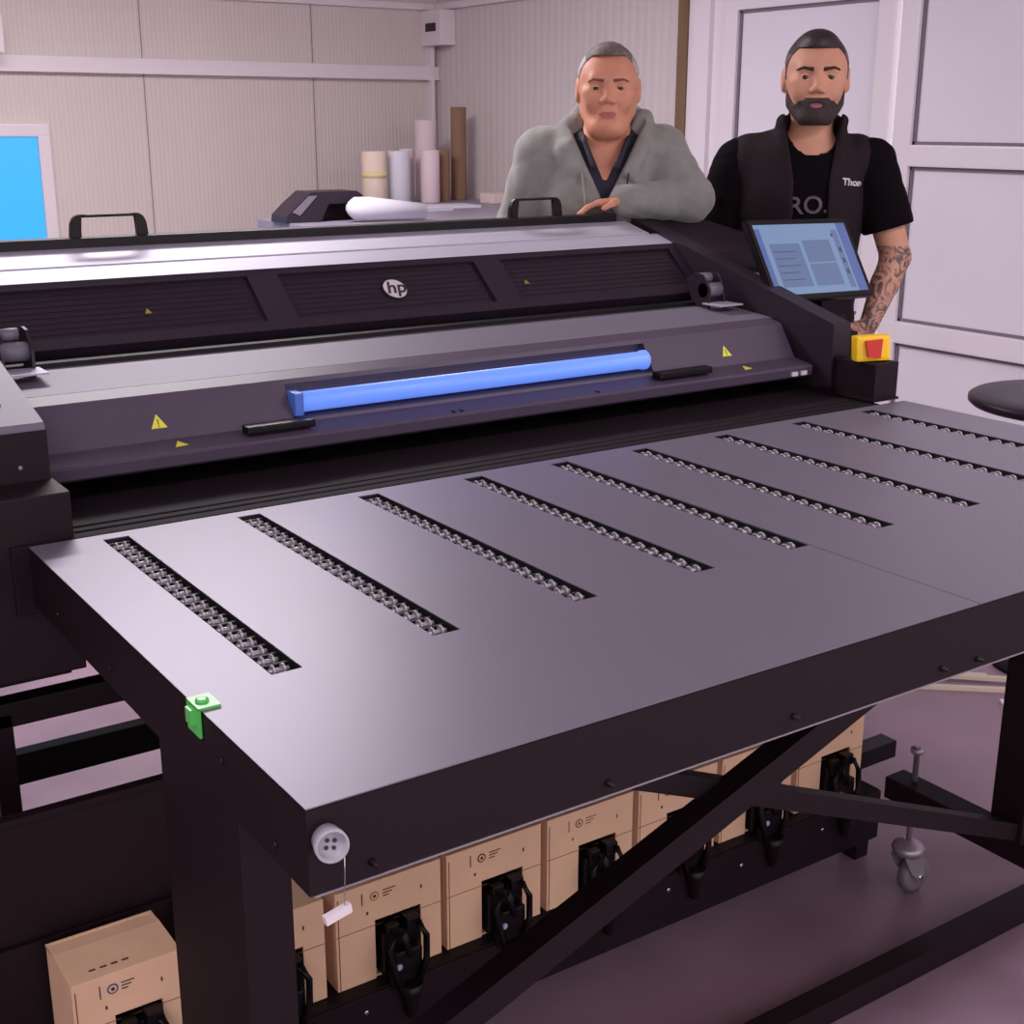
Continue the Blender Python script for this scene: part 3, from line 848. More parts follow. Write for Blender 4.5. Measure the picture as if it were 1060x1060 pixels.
o = obj('patterned_box', bm, ['checker', 'pink_roll']); tag(o, 'small flat cream patterned box on the bench against the right wall', 'box')
bm = NB()
for i, (x, y, w_, d_, a) in enumerate(((3.35, 5.78, .3, .2, .2), (3.6, 5.95, .34, .2, -.1), (3.25, 5.95, .25, .18, .4))):
    bm = NB(); box(bm, -w_/2, w_/2, -d_/2, d_/2, 0, .006+.006*(2-i), 0, .001)
    o = obj('paper_stack', bm, 'paper'); o.location = (x, y, BZ+.0005); o.rotation_euler = (0, 0, a)
    tag(o, ['white paper sheets at the near edge of the bench', 'white paper sheets on the bench nearest the brown tubes', 'white paper sheets on the bench just before the cream roll'][i], 'paper', 'paper sheets on the bench')
# desktop cutter with a sheet roll
CT = empty('desktop_cutter', (2.64, 5.36, BZ))
tag(CT, 'dark angular desktop machine with a sloping grey cover on the bench', 'cutting machine')
bm = NB()
prism(bm, [(-.17, -.06, .0), (-.17, .14, .0), (-.17, .14, .02), (-.02, .14, .125), (.02, .10, .13), (-.02, -.06, .125), (-.15, -.06, .03)] if False else
      [(-.185, 0, 0), (-.18, 0, .03), (-.13, 0, .075), (-.06, 0, .128), (.16, 0, .128), (.19, 0, .108), (.19, 0, .075), (.02, 0, .075), (-.02, 0, 0)], (0, .16, 0))
obj('body', bm, 'dark_metal', CT)
bm = NB(); prism(bm, [(-.155, -.004, .045), (-.075, -.004, .112), (-.035, -.004, .112), (-.12, -.004, .03)], (0, .003, 0)); obj('cover_plate', bm, 'gasket', CT)
bm = NB(); box(bm, -.02, .19, .06, .16, 0, .075); obj('bed', bm, 'black', CT)
bm = NB()
lathe(bm, (2.70, 5.27, BZ+.062), (3.05, 5.20, BZ+.040), [(0, .012), (.012, .030), (.035, .048), (.10, .052), (.36, .034)], 24)
o = obj('sheet_roll', bm, 'paper'); tag(o, 'loose roll of white sheet lying in front of the dark desktop machine', 'paper roll')
# junction box and conduit
JB = empty('junction_box', (4.12, 6.80, 1.97)); tag(JB, 'white electrical junction box high in the far corner', 'junction box')
bm = NB(); box(bm, -.02, .0795, -.02, .199, .0, .19, 0, .006); obj('housing', bm, 'white_paint', JB)
bm = NB(); box(bm, -.024, -.02, .03, .14, .075, .12, 0, .001); obj('breaker_window', bm, 'ink', JB)


bm = NB(); box(bm, 4.135, 4.160, 6.950, 6.9995, 1.20, 1.97); o = obj('conduit', bm, 'white_paint'); tag(o, 'thin white vertical conduit below the junction box', 'conduit')
bm = NB(); box(bm, 1.40, 1.718, YW-.2, YW-.004, 1.86, 2.03, 0, .01); o = obj('wall_unit', bm, 'white_plastic'); tag(o, 'white box on the wall at the left frame edge above the white rail', 'wall unit')

# ---------------------------------------------------------------- SDF people
def smin(a, b, k):
    h = np.clip(.5+.5*(b-a)/k, 0, 1)
    return b*(1-h)+a*h-k*h*(1-h)

class SDF:
    def __init__(s, xs, ys, zs):
        s.a = [np.asarray(v, np.float32) for v in (xs, ys, zs)]
        s.V = np.full([len(v) for v in s.a], 1.0, np.float32)
    def region(s, lo, hi):
        sl = []
        for k in range(3):
            i0 = max(int(np.searchsorted(s.a[k], lo[k]))-1, 0); i1 = min(int(np.searchsorted(s.a[k], hi[k]))+1, len(s.a[k]))
            sl.append(slice(i0, i1))
        sl = tuple(sl)
        X, Y, Z = np.meshgrid(*[s.a[k][sl[k]] for k in range(3)], indexing='ij', sparse=True)
        return sl, X, Y, Z
    def put(s, sl, d, k, op):
        v = s.V[sl]
        if op == 'u': s.V[sl] = smin(v, d, k) if k > 0 else np.minimum(v, d)
        elif op == 's': s.V[sl] = -smin(-v, d, k) if k > 0 else np.maximum(v, -d)
    def cap(s, a, b, ra, rb=None, k=.02, op='u', sc=(1, 1, 1)):
        if rb is None: rb = ra
        m = max(ra, rb)+k+.05
        lo = [min(a[i], b[i])-m for i in range(3)]; hi = [max(a[i], b[i])+m for i in range(3)]
        sl, X, Y, Z = s.region(lo, hi)
        if s.V[sl].size == 0: return
        d = [(b[i]-a[i]) for i in range(3)]
        w = [1/(q*q) for q in sc]
        L2 = sum(w[i]*d[i]**2 for i in range(3))+1e-12
        t = np.clip((w[0]*(X-a[0])*d[0]+w[1]*(Y-a[1])*d[1]+w[2]*(Z-a[2])*d[2])/L2, 0, 1)
        q = np.sqrt(w[0]*(X-a[0]-t*d[0])**2+w[1]*(Y-a[1]-t*d[1])**2+w[2]*(Z-a[2]-t*d[2])**2)
        s.put(sl, (q-(ra+(rb-ra)*t))*min(sc), k, op)
    def ell(s, c, r, k=.02, op='u', rot=None):
        m = max(r)+k+.05
        sl, X, Y, Z = s.region([c[i]-m for i in range(3)], [c[i]+m for i in range(3)])
        if s.V[sl].size == 0: return
        x, y, z = X-c[0], Y-c[1], Z-c[2]
        if rot:
            cr, sr = math.cos(rot), math.sin(rot)
            y, z = y*cr+z*sr, -y*sr+z*cr
        k0 = np.sqrt((x/r[0])**2+(y/r[1])**2+(z/r[2])**2)
        k1 = np.sqrt((x/r[0]**2)**2+(y/r[1]**2)**2+(z/r[2]**2)**2)+1e-6
        s.put(sl, k0*(k0-1)/k1, k, op)
    def mesh(s, name, mats, parent, mfun=None, smooth_it=1):
        V = s.V
        ins = V < 0
        nx, ny, nz = V.shape
        acc = np.zeros((nx-1, ny-1, nz-1, 3), np.float32); cnt = np.zeros((nx-1, ny-1, nz-1), np.float32)
        G = s.a
        for ax in range(3):
            A = [slice(None)]*3; B = [slice(None)]*3
            A[ax] = slice(0, -1); B[ax] = slice(1, None)
            va, vb = V[tuple(A)], V[tuple(B)]
            cr = (ins[tuple(A)] != ins[tuple(B)])
            idx = np.argwhere(cr)
            if len(idx) == 0: continue
            fa = va[cr]; fb = vb[cr]; t = fa/(fa-fb)
            pos = np.stack([G[i][idx[:, i]] for i in range(3)], 1)
            nxt = G[ax][idx[:, ax]+1]
            pos[:, ax] += t*(nxt-pos[:, ax])
            o1, o2 = [i for i in range(3) if i != ax]
            for d1 in (0, 1):
                for d2 in (0, 1):
                    c = idx.copy(); c[:, o1] -= d1; c[:, o2] -= d2
                    ok = (c >= 0).all(1) & (c[:, 0] < nx-1) & (c[:, 1] < ny-1) & (c[:, 2] < nz-1)
                    c = c[ok]
                    np.add.at(acc, (c[:, 0], c[:, 1], c[:, 2]), pos[ok]); np.add.at(cnt, (c[:, 0], c[:, 1], c[:, 2]), 1)
        cells = np.argwhere(cnt > 0)
        vid = np.full(cnt.shape, -1, np.int64); vid[cnt > 0] = np.arange(len(cells))
        verts = acc[cnt > 0]/cnt[cnt > 0][:, None]
        faces = []
        for ax in range(3):
            A = [slice(None)]*3; B = [slice(None)]*3
            A[ax] = slice(0, -1); B[ax] = slice(1, None)
            cr = ins[tuple(A)] != ins[tuple(B)]
            idx = np.argwhere(cr)
            o1, o2 = [(1, 2), (2, 0), (0, 1)][ax]
            lim = [nx-1, ny-1, nz-1]
            ok = (idx[:, o1] > 0) & (idx[:, o2] > 0) & (idx[:, o1] < lim[o1]) & (idx[:, o2] < lim[o2])
            idx = idx[ok]
            def cell(d1, d2):
                c = idx.copy(); c[:, o1] -= d1; c[:, o2] -= d2
                return vid[c[:, 0], c[:, 1], c[:, 2]]
            q = np.stack([cell(1, 1), cell(0, 1), cell(0, 0), cell(1, 0)], 1)
            flip = ~ins[tuple(A)][idx[:, 0], idx[:, 1], idx[:, 2]]
            q[flip] = q[flip][:, ::-1]
            faces.append(q)
        faces = np.concatenate(faces); faces = faces[(faces >= 0).all(1)]
        # light laplacian smoothing
        for _ in range(smooth_it):
            sm = np.zeros_like(verts); n = np.zeros(len(verts), np.float32)
            for i in range(4):
                j = (i+1) % 4
                np.add.at(sm, faces[:, i], verts[faces[:, j]]); np.add.at(n, faces[:, i], 1)
                np.add.at(sm, faces[:, j], verts[faces[:, i]]); np.add.at(n, faces[:, j], 1)
            verts = verts*.5+.5*sm/np.maximum(n, 1)[:, None]
        me = bpy.data.meshes.new(name)
        me.vertices.add(len(verts)); me.vertices.foreach_set('co', verts.astype(np.float32).ravel())
        me.loops.add(len(faces)*4); me.loops.foreach_set('vertex_index', faces.astype(np.int32).ravel())
        me.polygons.add(len(faces)); me.polygons.foreach_set('loop_start', np.arange(0, len(faces)*4, 4, dtype=np.int32))
        me.polygons.foreach_set('loop_total', np.full(len(faces), 4, np.int32))
        me.polygons.foreach_set('use_smooth', np.ones(len(faces), bool))
        for m in mats: me.materials.append(M[m] if isinstance(m, str) else m)
        if mfun is not None:
            me.polygons.foreach_set('material_index', mfun(verts[faces].mean(1)).astype(np.int32))
        me.update(); me.validate()
        o = bpy.data.objects.new(name, me); COL.objects.link(o); o.parent = parent
        return o

def axis(segs):
    out = []
    for a, b, h in segs:
        n = max(int(round((b-a)/h)), 1)
        out += list(np.linspace(a, b, n, endpoint=False))
    out.append(segs[-1][1])
    return np.array(out)

def head_sdf(S, c, s, k=1.0, young=False):
    """c = head centre, s = scale (1 = 0.235 m chin to crown)"""
    def P3(x, y, z): return (c[0]+x*s, c[1]+y*s, c[2]+z*s)
    S.ell(P3(0, .018, .030), (.0785*s, .094*s, .088*s), .01)
    S.ell(P3(0, -.022, .030), (.070*s, .066*s, .055*s), .03*s)
    S.ell(P3(0, -.010, -.020), (.0705*s, .080*s, .080*s), .03*s)
    wj = .053 if young else .055
    for sx in (-1, 1):
        S.cap(P3(sx*wj, .012, -.058), P3(sx*.026, -.058, -.098), .020*s, .020*s, .03*s)
        S.ell(P3(sx*.036, -.062, -.032), (.026*s, .024*s, .026*s), .025*s)
        S.ell(P3(sx*.043, -.060, -.010), (.024*s, .018*s, .012*s), .02*s)
    S.ell(P3(0, -.074, -.098), (.024*s, .018*s, .018*s), .022*s)
    if not young: S.ell(P3(0, -.03, -.105), (.05*s, .045*s, .028*s), .03*s)
    S.cap(P3(-.036, -.078, .022), P3(.036, -.078, .022), .010*s, .010*s, .022*s)
    S.ell(P3(0, -.066, -.066), (.030*s, .024*s, .030*s), .02*s)
    for sx in (-1, 1):
        S.ell(P3(sx*.0325, -.100, .000), (.019*s, .018*s, .012*s), .012*s, 's')
        S.cap(P3(sx*.046, -.080, -.004), P3(sx*.018, -.088, -.005), .0030*s, .0030*s, .01*s)
    # nose
    wn = .0125 if young else .0145
    if not young:
        for sx in (-1, 1): S.cap(P3(sx*.020, -.094, -.032), P3(sx*.033, -.082, -.066), .0022*s, .0022*s, .008*s, 's')
    S.cap(P3(0, -.084, .016), P3(0, -.104, -.026), .0075*s, .0118*s, .012*s)
    for sx in (-1, 1):
        S.ell(P3(sx*wn, -.096, -.033), (.0085*s, .010*s, .008*s), .007*s)
        S.ell(P3(sx*.0065, -.104, -.0405), (.0035*s, .004*s, .003*s), .003*s, 's')
    # lips
    S.cap(P3(-.020, -.0835, -.0645), P3(.020, -.0835, -.0645), .0048*s, .0048*s, .008*s)
    S.cap(P3(-.016, -.0835, -.0725), P3(.016, -.0835, -.0725), .0052*s, .0052*s, .008*s)
    S.cap(P3(-.025, -.0905, -.0685), P3(.025, -.0905, -.0685), .0022*s, .0022*s, .003*s, 's')
    S.cap(P3(-.016, -.090, -.084), P3(.016, -.090, -.084), .003*s, .003*s, .008*s, 's')
    # ears
    for sx in (-1, 1):
        S.ell(P3(sx*.083, .016, -.004), (.0085*s, .018*s, .032*s), .008*s)
        S.ell(P3(sx*.091, .010, .000), (.005*s, .009*s, .017*s), .005*s, 's')
        S.cap(P3(sx*.079, .012, -.030), P3(sx*.081, .010, -.024), .006*s, .006*s, .006*s)

def eyes(c, s, parent, iris_m):
    for sx in (-1, 1):
        bm = NB()
        e = Vector((c[0]+sx*.0325*s, c[1]-.0765*s, c[2]+.0005*s))
        bmesh.ops.create_uvsphere(bm, u_segments=20, v_segments=14, radius=.0130*s, matrix=Matrix.Translation(e) @ Matrix.Rotation(PI/2, 4, 'X'))
        for f in bm.faces:
            f.smooth = True
            d = (f.calc_center_median()-e).normalized()
            f.material_index = 2 if d.y < -.93 else (1 if d.y < -.80 else 0)
        o = obj('eye', bm, ['eyewhite', iris_m, 'pupil'], parent)
M['eyewhite'] = mat('shaded_eye_white', (172, 150, 142), .3)  # white darkened to hold the shade around the eyes
M['iris_brown'] = mat('iris_brown', (70, 45, 32), .2)
M['iris_green'] = mat('iris_hazel', (92, 78, 50), .2)
M['pupil'] = mat('pupil', (12, 8, 8), .1)
M['skin_old'] = mat('skin_ruddy', (208, 142, 114), .6, noise=.07, nscale=22, bump=.12, bscale=160)
M['lips_old'] = mat('lips_muted', (168, 98, 88), .45)
M['skin_young'] = mat('skin_light', (206, 148, 122), .6, noise=.05, nscale=25, bump=.08, bscale=200)
M['lips_young'] = mat('lips_rose', (158, 96, 90), .45)
M['stubble'] = mat('stubble_skin', (150, 108, 92), .7, noise=.12, nscale=150)
def tattoo_mat():
    m = mat('tattooed_skin', (190, 135, 112), .5)
    nt = m.node_tree; b = nt.nodes['Principled BSDF']
    tc = nt.nodes['Texture Coordinate']
    v = nt.nodes.new('ShaderNodeTexNoise'); v.inputs['Scale'].default_value = 26; v.inputs['Detail'].default_value = 3
    v.inputs['Distortion'].default_value = 2.5
    nt.links.new(tc.outputs['Object'], v.inputs['Vector'])
    r = nt.nodes.new('ShaderNodeValToRGB')
    els = r.color_ramp.elements
    els[0].position = .40; els[0].color = (*lin((92, 74, 72)), 1)
    els[1].position = .56; els[1].color = (*lin((196, 142, 120)), 1)
    e = els.new(.48); e.color = (*lin((140, 104, 94)), 1)
    nt.links.new(v.outputs['Fac'], r.inputs['Fac']); nt.links.new(r.outputs['Color'], b.inputs['Base Color'])
    return m
M['tattoo'] = tattoo_mat()
M['hair_grey'] = mat('short_grey_hair', (112, 100, 98), .7, noise=.35, nscale=60, bump=.5, bscale=220, stretch=(1, .3, 1))
M['hair_side'] = mat('white_temple_hair', (178, 168, 166), .7, noise=.2, nscale=80, bump=.4, bscale=260)
M['hair_dark'] = mat('dark_brown_hair', (44, 32, 34), .5, noise=.3, nscale=50, bump=.5, bscale=200, stretch=(1, .3, 1))
M['hair_fade'] = mat('faded_side_hair', (104, 80, 76), .7, noise=.15, nscale=140)
M['beard'] = mat('dark_beard', (52, 36, 36), .7, noise=.3, nscale=120, bump=.5, bscale=250)
M['hoodie'] = mat('grey_green_hoodie', (136, 135, 132), .9, noise=.07, nscale=30, bump=.25, bscale=50, sheen=.3, spec=.2)
M['hood_lining'] = mat('pale_hood_lining', (160, 158, 154), .9, bump=.2, bscale=80)
M['polo'] = mat('navy_polo', (40, 36, 52), .85, bump=.2, bscale=90)
M['tee'] = mat('black_tee', (14, 8, 13), .9, spec=.1, bump=.2, bscale=60)
M['vest'] = mat('dark_plum_vest', (34, 23, 29), .8, spec=.2, bump=.25, bscale=40, noise=.06, nscale=8)
M['jeans'] = mat('dark_trousers', (36, 34, 46), .85, bump=.2, bscale=100)
M['shoe'] = mat('black_shoe', (24, 20, 22), .5)
M['tee_print'] = mat('grey_print', (92, 82, 90), .7)

def hand(S, w, d, side, curl=.35, s=1.0, thumb=1):
    """w wrist point, d direction to the fingertips, side = vector across the palm towards the thumb"""
    w = Vector(w); d = Vector(d).normalized(); sd = Vector(side); sd = (sd-d*sd.dot(d)).normalized()
    n = d.cross(sd)          # palm normal
    if thumb < 0: n = -n
    palm = w+d*.045*s
    for q in (-.027, -.009, .009, .027):
        S.cap(tuple(w+sd*q*.55+d*.012*s), tuple(w+d*.085*s+sd*q*s), .013*s, .0115*s, .010)
    lens = [.062, .078, .084, .074]
    for i, q in enumerate((-.030, -.010, .010, .029)):
        base = w+d*.088*s+sd*q*s
        L1, L2, L3 = lens[i]*.45*s, lens[i]*.32*s, lens[i]*.25*s
        p0 = base; ang = curl
        for Lk, rr_ in ((L1, .0092), (L2, .0085), (L3, .0076)):
            dd = d*math.cos(ang)+n*math.sin(ang)
            p1 = p0+dd*Lk
            S.cap(tuple(p0), tuple(p1), rr_*s, (rr_-.0006)*s, .004)
            p0 = p1; ang += curl*1.1
    t0 = w+d*.022*s+sd*.026*s; t1 = t0+(d*.6+sd*.75+n*.25).normalized()*.042*s; t2 = t1+(d*.9+sd*.2+n*.35).normalized()*.032*s
    S.cap(tuple(t0), tuple(t1), .0145*s, .0105*s, .012); S.cap(tuple(t1), tuple(t2), .0105*s, .0088*s, .004)

def crease_noise(S, amp, seed, n=7):
    r = np.random.RandomState(seed)
    X, Y, Z = np.meshgrid(*S.a, indexing='ij', sparse=True)
    out = 0
    for _ in range(n):
        f = r.uniform(-1, 1, 3); f = f/np.linalg.norm(f)*r.uniform(22, 48); p = r.uniform(0, 6.28, 2)
        w = np.sin(X*f[0]+Y*f[1]+Z*f[2]+p[0]+1.2*np.sin(Z*9+X*7+p[1]))
        out = out+(1-np.abs(w))**2*(.5+.5*np.sin(X*8+Z*6+p[1]*3))
    S.V += (amp*(out/n*2.2-.4)).astype(np.float32)
def fold_noise(S, amp, seed, zs=1.0):
    r = np.random.RandomState(seed)
    X, Y, Z = np.meshgrid(*S.a, indexing='ij', sparse=True)
    out = 0
    for _ in range(5):
        f = r.uniform(14, 42, 3)*np.array([1, 1, zs]); p = r.uniform(0, 6.28, 3)
        out = out+np.sin(X*f[0]+Z*f[2]*.6+p[0]+1.5*np.sin(Z*f[2]*.5+Y*f[1]*.3+p[1]))
    S.V += (amp*out/5).astype(np.float32)

def facing(x, y): return -math.atan2(x, y)

# ---- older man
mx, my = 2.50, 3.22
OM = empty('person', (mx, my, 0), facing(mx, my))
tag(OM, 'person with short grey hair in a grey hoodie leaning on the printer', 'person')
ZB = 0.0
HC = (.016, -.045, 1.643)
s_old = 1.06
S = SDF(axis([(-.42, -.12, .007), (-.12, .15, .0036), (.15, .42, .007)]), axis([(-.38, -.20, .006), (-.20, .10, .0036), (.10, .26, .007)]),
        axis([(-.01, 1.0, .014), (1.0, 1.48, .007), (1.48, 1.80, .0036)]))
head_sdf(S, HC, s_old)
S.cap((.012, .012, 1.42), (.016, -.005, 1.60), .066, .064, .03)
def torso(S, g, y=0, shz=1.455, shw=.165, chest=.118, k=.05, belly=.13):
    S.ell((0, y, 1.30), (.175+g, chest+g, .21+g), k)
    S.cap((-shw, y+.01, shz), (shw, y+.01, shz), .052+g, .052+g, k)
    S.ell((0, y-.01, 1.08), (.165+g, belly+g, .19+g), k)
S_t = dict(shz=1.462, shw=.165)
torso(S, 0, **S_t)
S.ell((0, .01, .92), (.165, .118, .12), .05)
for sx in (-1, 1):
    S.cap((sx*.085, .01, .90), (sx*.10, -.01, .49), .085, .058, .03); S.cap((sx*.10, -.01, .49), (sx*.11, .02, .09), .055, .038, .02)
    S.cap((sx*.11, .03, .045), (sx*.12, -.13, .035), .040, .034, .02)
elL, wrL = (-.265, -.01, 1.20), (-.21, -.12, 1.02)
elR, wrR = (.262, -.075, 1.335), (.070, -.155, 1.333)
S.cap((-.175, .01, 1.455), elL, .052, .042, .03); S.cap(elL, wrL, .040, .028, .015)
S.cap((.175, .01, 1.462), elR, .052, .042, .03); S.cap(elR, wrR, .040, .028, .015)
hand(S, wrL, (.1, -.3, -.9), (.9, -.3, 0), .3, 1.0)
hand(S, wrR, (-.95, -.12, -.10), (0, -1, .15), .28, .92, thumb=-1)
def mo(c):
    x, y, z = (c[:, 0]-HC[0])/s_old, (c[:, 1]-HC[1])/s_old, (c[:, 2]-HC[2])/s_old
    m = np.zeros(len(c))
    wl = .0235*(1-((z+.068)/.014)**2)
    m[(y < -.078) & (np.abs(x) < wl) & (z < -.0615) & (z > -.0765)] = 1
    return m
S.mesh('body', ['skin_old', 'lips_old'], OM, mo, 1)
S_OLD = S
eyes(HC, s_old, OM, 'iris_brown')
def hair(S2, c, s, top, side, front, sidez=.0):
    pass
def sub_axes(c, r, h): return [axis([(c[i]-r[i], c[i]+r[i], h)]) for i in range(3)]
def clip_region(S, fn):
    X, Y, Z = np.meshgrid(*S.a, indexing='ij', sparse=True)
    S.V = np.maximum(S.V, fn(X, Y, Z).astype(np.float32))
def shell(S, off, fn, name, m, par, amp=0, seed=1, it=1):
    B = SDF(*S.a); B.V = S.V-off
    if amp: fold_noise(B, amp, seed)
    X, Y, Z = np.meshgrid(*B.a, indexing='ij', sparse=True)
    B.V = np.maximum(B.V, fn(X, Y, Z)).astype(np.float32)
    return B.mesh(name, [m], par, None, it)
def crop(S, lo, hi):
    B = SDF(*S.a); sl = []
    for k in range(3):
        sl.append(slice(int(np.searchsorted(S.a[k], lo[k])), int(np.searchsorted(S.a[k], hi[k]))))
    B.a = [S.a[k][sl[k]] for k in range(3)]; B.V = S.V[tuple(sl)].copy()
    return B
def hair_shell(S, c, s, off, top, fn, name, mats, par, mf, seed, amp=.0016):
    B = crop(S, (c[0]-.13, c[1]-.14, c[2]-.12), (c[0]+.13, c[1]+.16, c[2]+.16))
    B.V = B.V-off
    for cc, r in top: B.ell((c[0]+cc[0]*s, c[1]+cc[1]*s, c[2]+cc[2]*s), tuple(q*s for q in r), .012)
    fold_noise(B, amp, seed); crease_noise(B, amp*1.5, seed+1)
    X, Y, Z = np.meshgrid(*B.a, indexing='ij', sparse=True)
    B.V = np.maximum(B.V, fn(X, Y, Z)).astype(np.float32)
    return B.mesh(name, mats, par, mf, 1)
# hair of the older man
def P_old(x, y, z): return (HC[0]+x*s_old, HC[1]+y*s_old, HC[2]+z*s_old)
def fo(X, Y, Z):
    x, y, z = (X-HC[0])/s_old, (Y-HC[1])/s_old, (Z-HC[2])/s_old
    # keep above a hairline: forehead edge, temples and nape
    line = .083-.083*np.clip((y+.048)/.034, 0, 1)-.05*np.clip((y-.02)/.06, 0, 1)
    d1 = np.maximum((line-z), np.where(z < .035, np.abs(x)-.0815, -1))*s_old
    return np.minimum(np.maximum(d1, -.1), .1)
def mh(c):
    return ((np.abs(c[:, 0]-HC[0]) > .062*s_old) & (c[:, 2]-HC[2] < .085*s_old)).astype(int)
hair_shell(S_OLD, HC, s_old, .0042, [((0, -.020, .088), (.048, .060, .030))], fo, 'hair', ['hair_grey', 'hair_side'], OM, mh, 4)
def brow_shell(S, c, s, m, par, off, hw, z0, z1, z2):
    for sx in (-1, 1):
        def fn(X, Y, Z):
            x = (X-c[0])*sx/s; z = (Z-c[2])/s
            t = np.clip((x-.012)/.046, 0, 1)
            zc_ = np.where(t < .6, z0+(z1-z0)*t/.6, z1+(z2-z1)*(t-.6)/.4)
            h = hw*(1-.55*t)
            return (np.maximum(np.maximum(np.abs(z-zc_)-h, np.maximum(.012-x, x-.057)), (Y-c[1])/s+.04)*s)
        shell(crop(S, (c[0]-.1, c[1]-.14, c[2]-.02), (c[0]+.1, c[1]-.02, c[2]+.06)), off, fn, 'eyebrow', m, par, it=0)
def lids(c, s, m, par, up_=.0030, lo_=-.0052):
    for sx in (-1, 1):
        e = Vector((c[0]+sx*.0325*s, c[1]-.0765*s, c[2]+.0005*s))
        for nm, sg, h in (('upper_eyelid', 1, up_), ('lower_eyelid', -1, lo_)):
            bm = NB()
            bmesh.ops.create_uvsphere(bm, u_segments=28, v_segments=40, radius=.0138*s)
            kill = [f for f in bm.faces if sg*(f.calc_center_median().z-h*s+(.16*abs(f.calc_center_median().x) if sg > 0 else 0)*1.0) < 0 or f.calc_center_median().y > .004]
            bmesh.ops.delete(bm, geom=kill, context='FACES')
            bmesh.ops.translate(bm, vec=e, verts=bm.verts[:])
            for f in bm.faces: f.smooth = True
            obj(nm, bm, m, par)
def brows(c, s, m, th, par, tilt=.003):
    for sx in (-1, 1):
        B = SDF(*sub_axes((c[0]+sx*.034*s, c[1]-.085*s, c[2]+.018*s), (.035, .03, .02), .0018))
        B.cap((c[0]+sx*.014*s, c[1]-.0895*s, c[2]+(.0165)*s), (c[0]+sx*.036*s, c[1]-.0880*s, c[2]+(.0215)*s), th*s, th*s*.9, .002, sc=(1, 1.1, .8))
        B.cap((c[0]+sx*.036*s, c[1]-.0880*s, c[2]+.0215*s), (c[0]+sx*.054*s, c[1]-.073*s, c[2]+(.0155)*s), th*s*.9, th*s*.5, .002, sc=(1, 1.1, .8))
        B.mesh('eyebrow', [m], par, None, 0)
M['brow_old'] = mat('greying_brow', (112, 78, 66), .8)
brow_shell(S_OLD, HC, s_old, 'brow_old', OM, .0026, .0046, .0185, .0225, .0150)
lids(HC, s_old, 'skin_old', OM, .0034, -.0056)
# hoodie
def wedge_open(S, zt, zb, wt, wb, y0=-.02, x0=.0):
    """remove a V at the front"""
    X, Y, Z = np.meshgrid(*S.a, indexing='ij', sparse=True)
    t = np.clip((zt-Z)/(zt-zb), -1, 1.0)
    half = wt+(wb-wt)*t
    cut = np.maximum(np.maximum(np.abs(X-x0)-half, Y-y0), zb-Z)
    S.V = np.maximum(S.V, -cut.astype(np.float32))
U = SDF(axis([(-.42, .42, .0062)]), axis([(-.34, .24, .0062)]), axis([(.86, 1.66, .0062)]))
torso(U, .022, **S_t)
U.ell((0, .005, .98), (.178, .140, .10), .04)
for a, b, ra, rb in (((-.178, .01, 1.455), elL, .076, .060), (elL, wrL, .058, .046), ((.178, .01, 1.462), elR, .078, .064), (elR, wrR, .062, .044)):
    U.cap(a, b, ra, rb, .03)
U.cap(tuple(np.array(wrR)+(.02, .002, 0)), tuple(np.array(wrR)+(-.010, 0, 0)), .044, .040, .01)
# hood lying round the neck
pts = [(-.058, -.120, 1.41), (-.098, -.07, 1.47), (-.096, .01, 1.535), (-.055, .075, 1.565), (.015, .09, 1.57), (.085, .075, 1.575), (.118, .01, 1.555), (.118, -.07, 1.485), (.078, -.120, 1.41)]
for i in range(len(pts)-1):
    U.cap(pts[i], pts[i+1], .030 if 0 < i < 7 else .022, .030 if i < 6 else .022, .02)
fold_noise(U, .005, 11); crease_noise(U, .011, 5)
# neck hole and front opening
U.cap((.014, -.02, 1.44), (.014, -.01, 1.70), .068, .074, .006, 's')
X, Y, Z = np.meshgrid(*U.a, indexing='ij', sparse=True)
half = .004+.078*np.clip((Z-1.325)/.16, 0, 1.4)
cut = np.maximum(np.abs(X-.012)-half, Y+.02)
U.V = np.maximum(U.V, -np.where(Z > 1.322, cut, 1.0).astype(np.float32))
U.mesh('hoodie', ['hoodie'], OM, None, 2)
# polo shirt inside the V
U = SDF(axis([(-.16, .18, .005)]), axis([(-.20, .13, .005)]), axis([(1.18, 1.58, .005)]))
torso(U, .008, **S_t)
U.cap((.014, -.0, 1.46), (.014, -.0, 1.50), .078, .076, .03)
for sx in (-1, 1):
    U.cap((.012+sx*.072, .0, 1.525), (.012+sx*.055, -.085, 1.495), .012, .012, .008); U.cap((.012+sx*.055, -.085, 1.495), (.012+sx*.032, -.128, 1.430), .013, .012, .008)
U.cap((.014, -.03, 1.47), (.014, -.02, 1.60), .068, .068, .006, 's')
cutx = .004+.045*np.clip((np.meshgrid(*U.a, indexing='ij', sparse=True)[2]-1.385)/.10, 0, 1.2)
X, Y, Z = np.meshgrid(*U.a, indexing='ij', sparse=True)
U.V = np.maximum(U.V, -np.where(Z > 1.385, np.maximum(np.abs(X-.012)-cutx, Y+.03), 1.0).astype(np.float32))
clip_region(U, lambda X, Y, Z: np.maximum(np.abs(X-.012)-.15, 1.2-Z)+0*Y)
U.mesh('polo_shirt', ['polo'], OM, None, 1)
bm = NB(); tube(bm, [(.012, -.158, 1.325), (.012, -.165, 1.27), (.012, -.162, 1.15), (.012, -.160, 1.05)], .004, 8); obj('zip', bm, 'zip', OM)
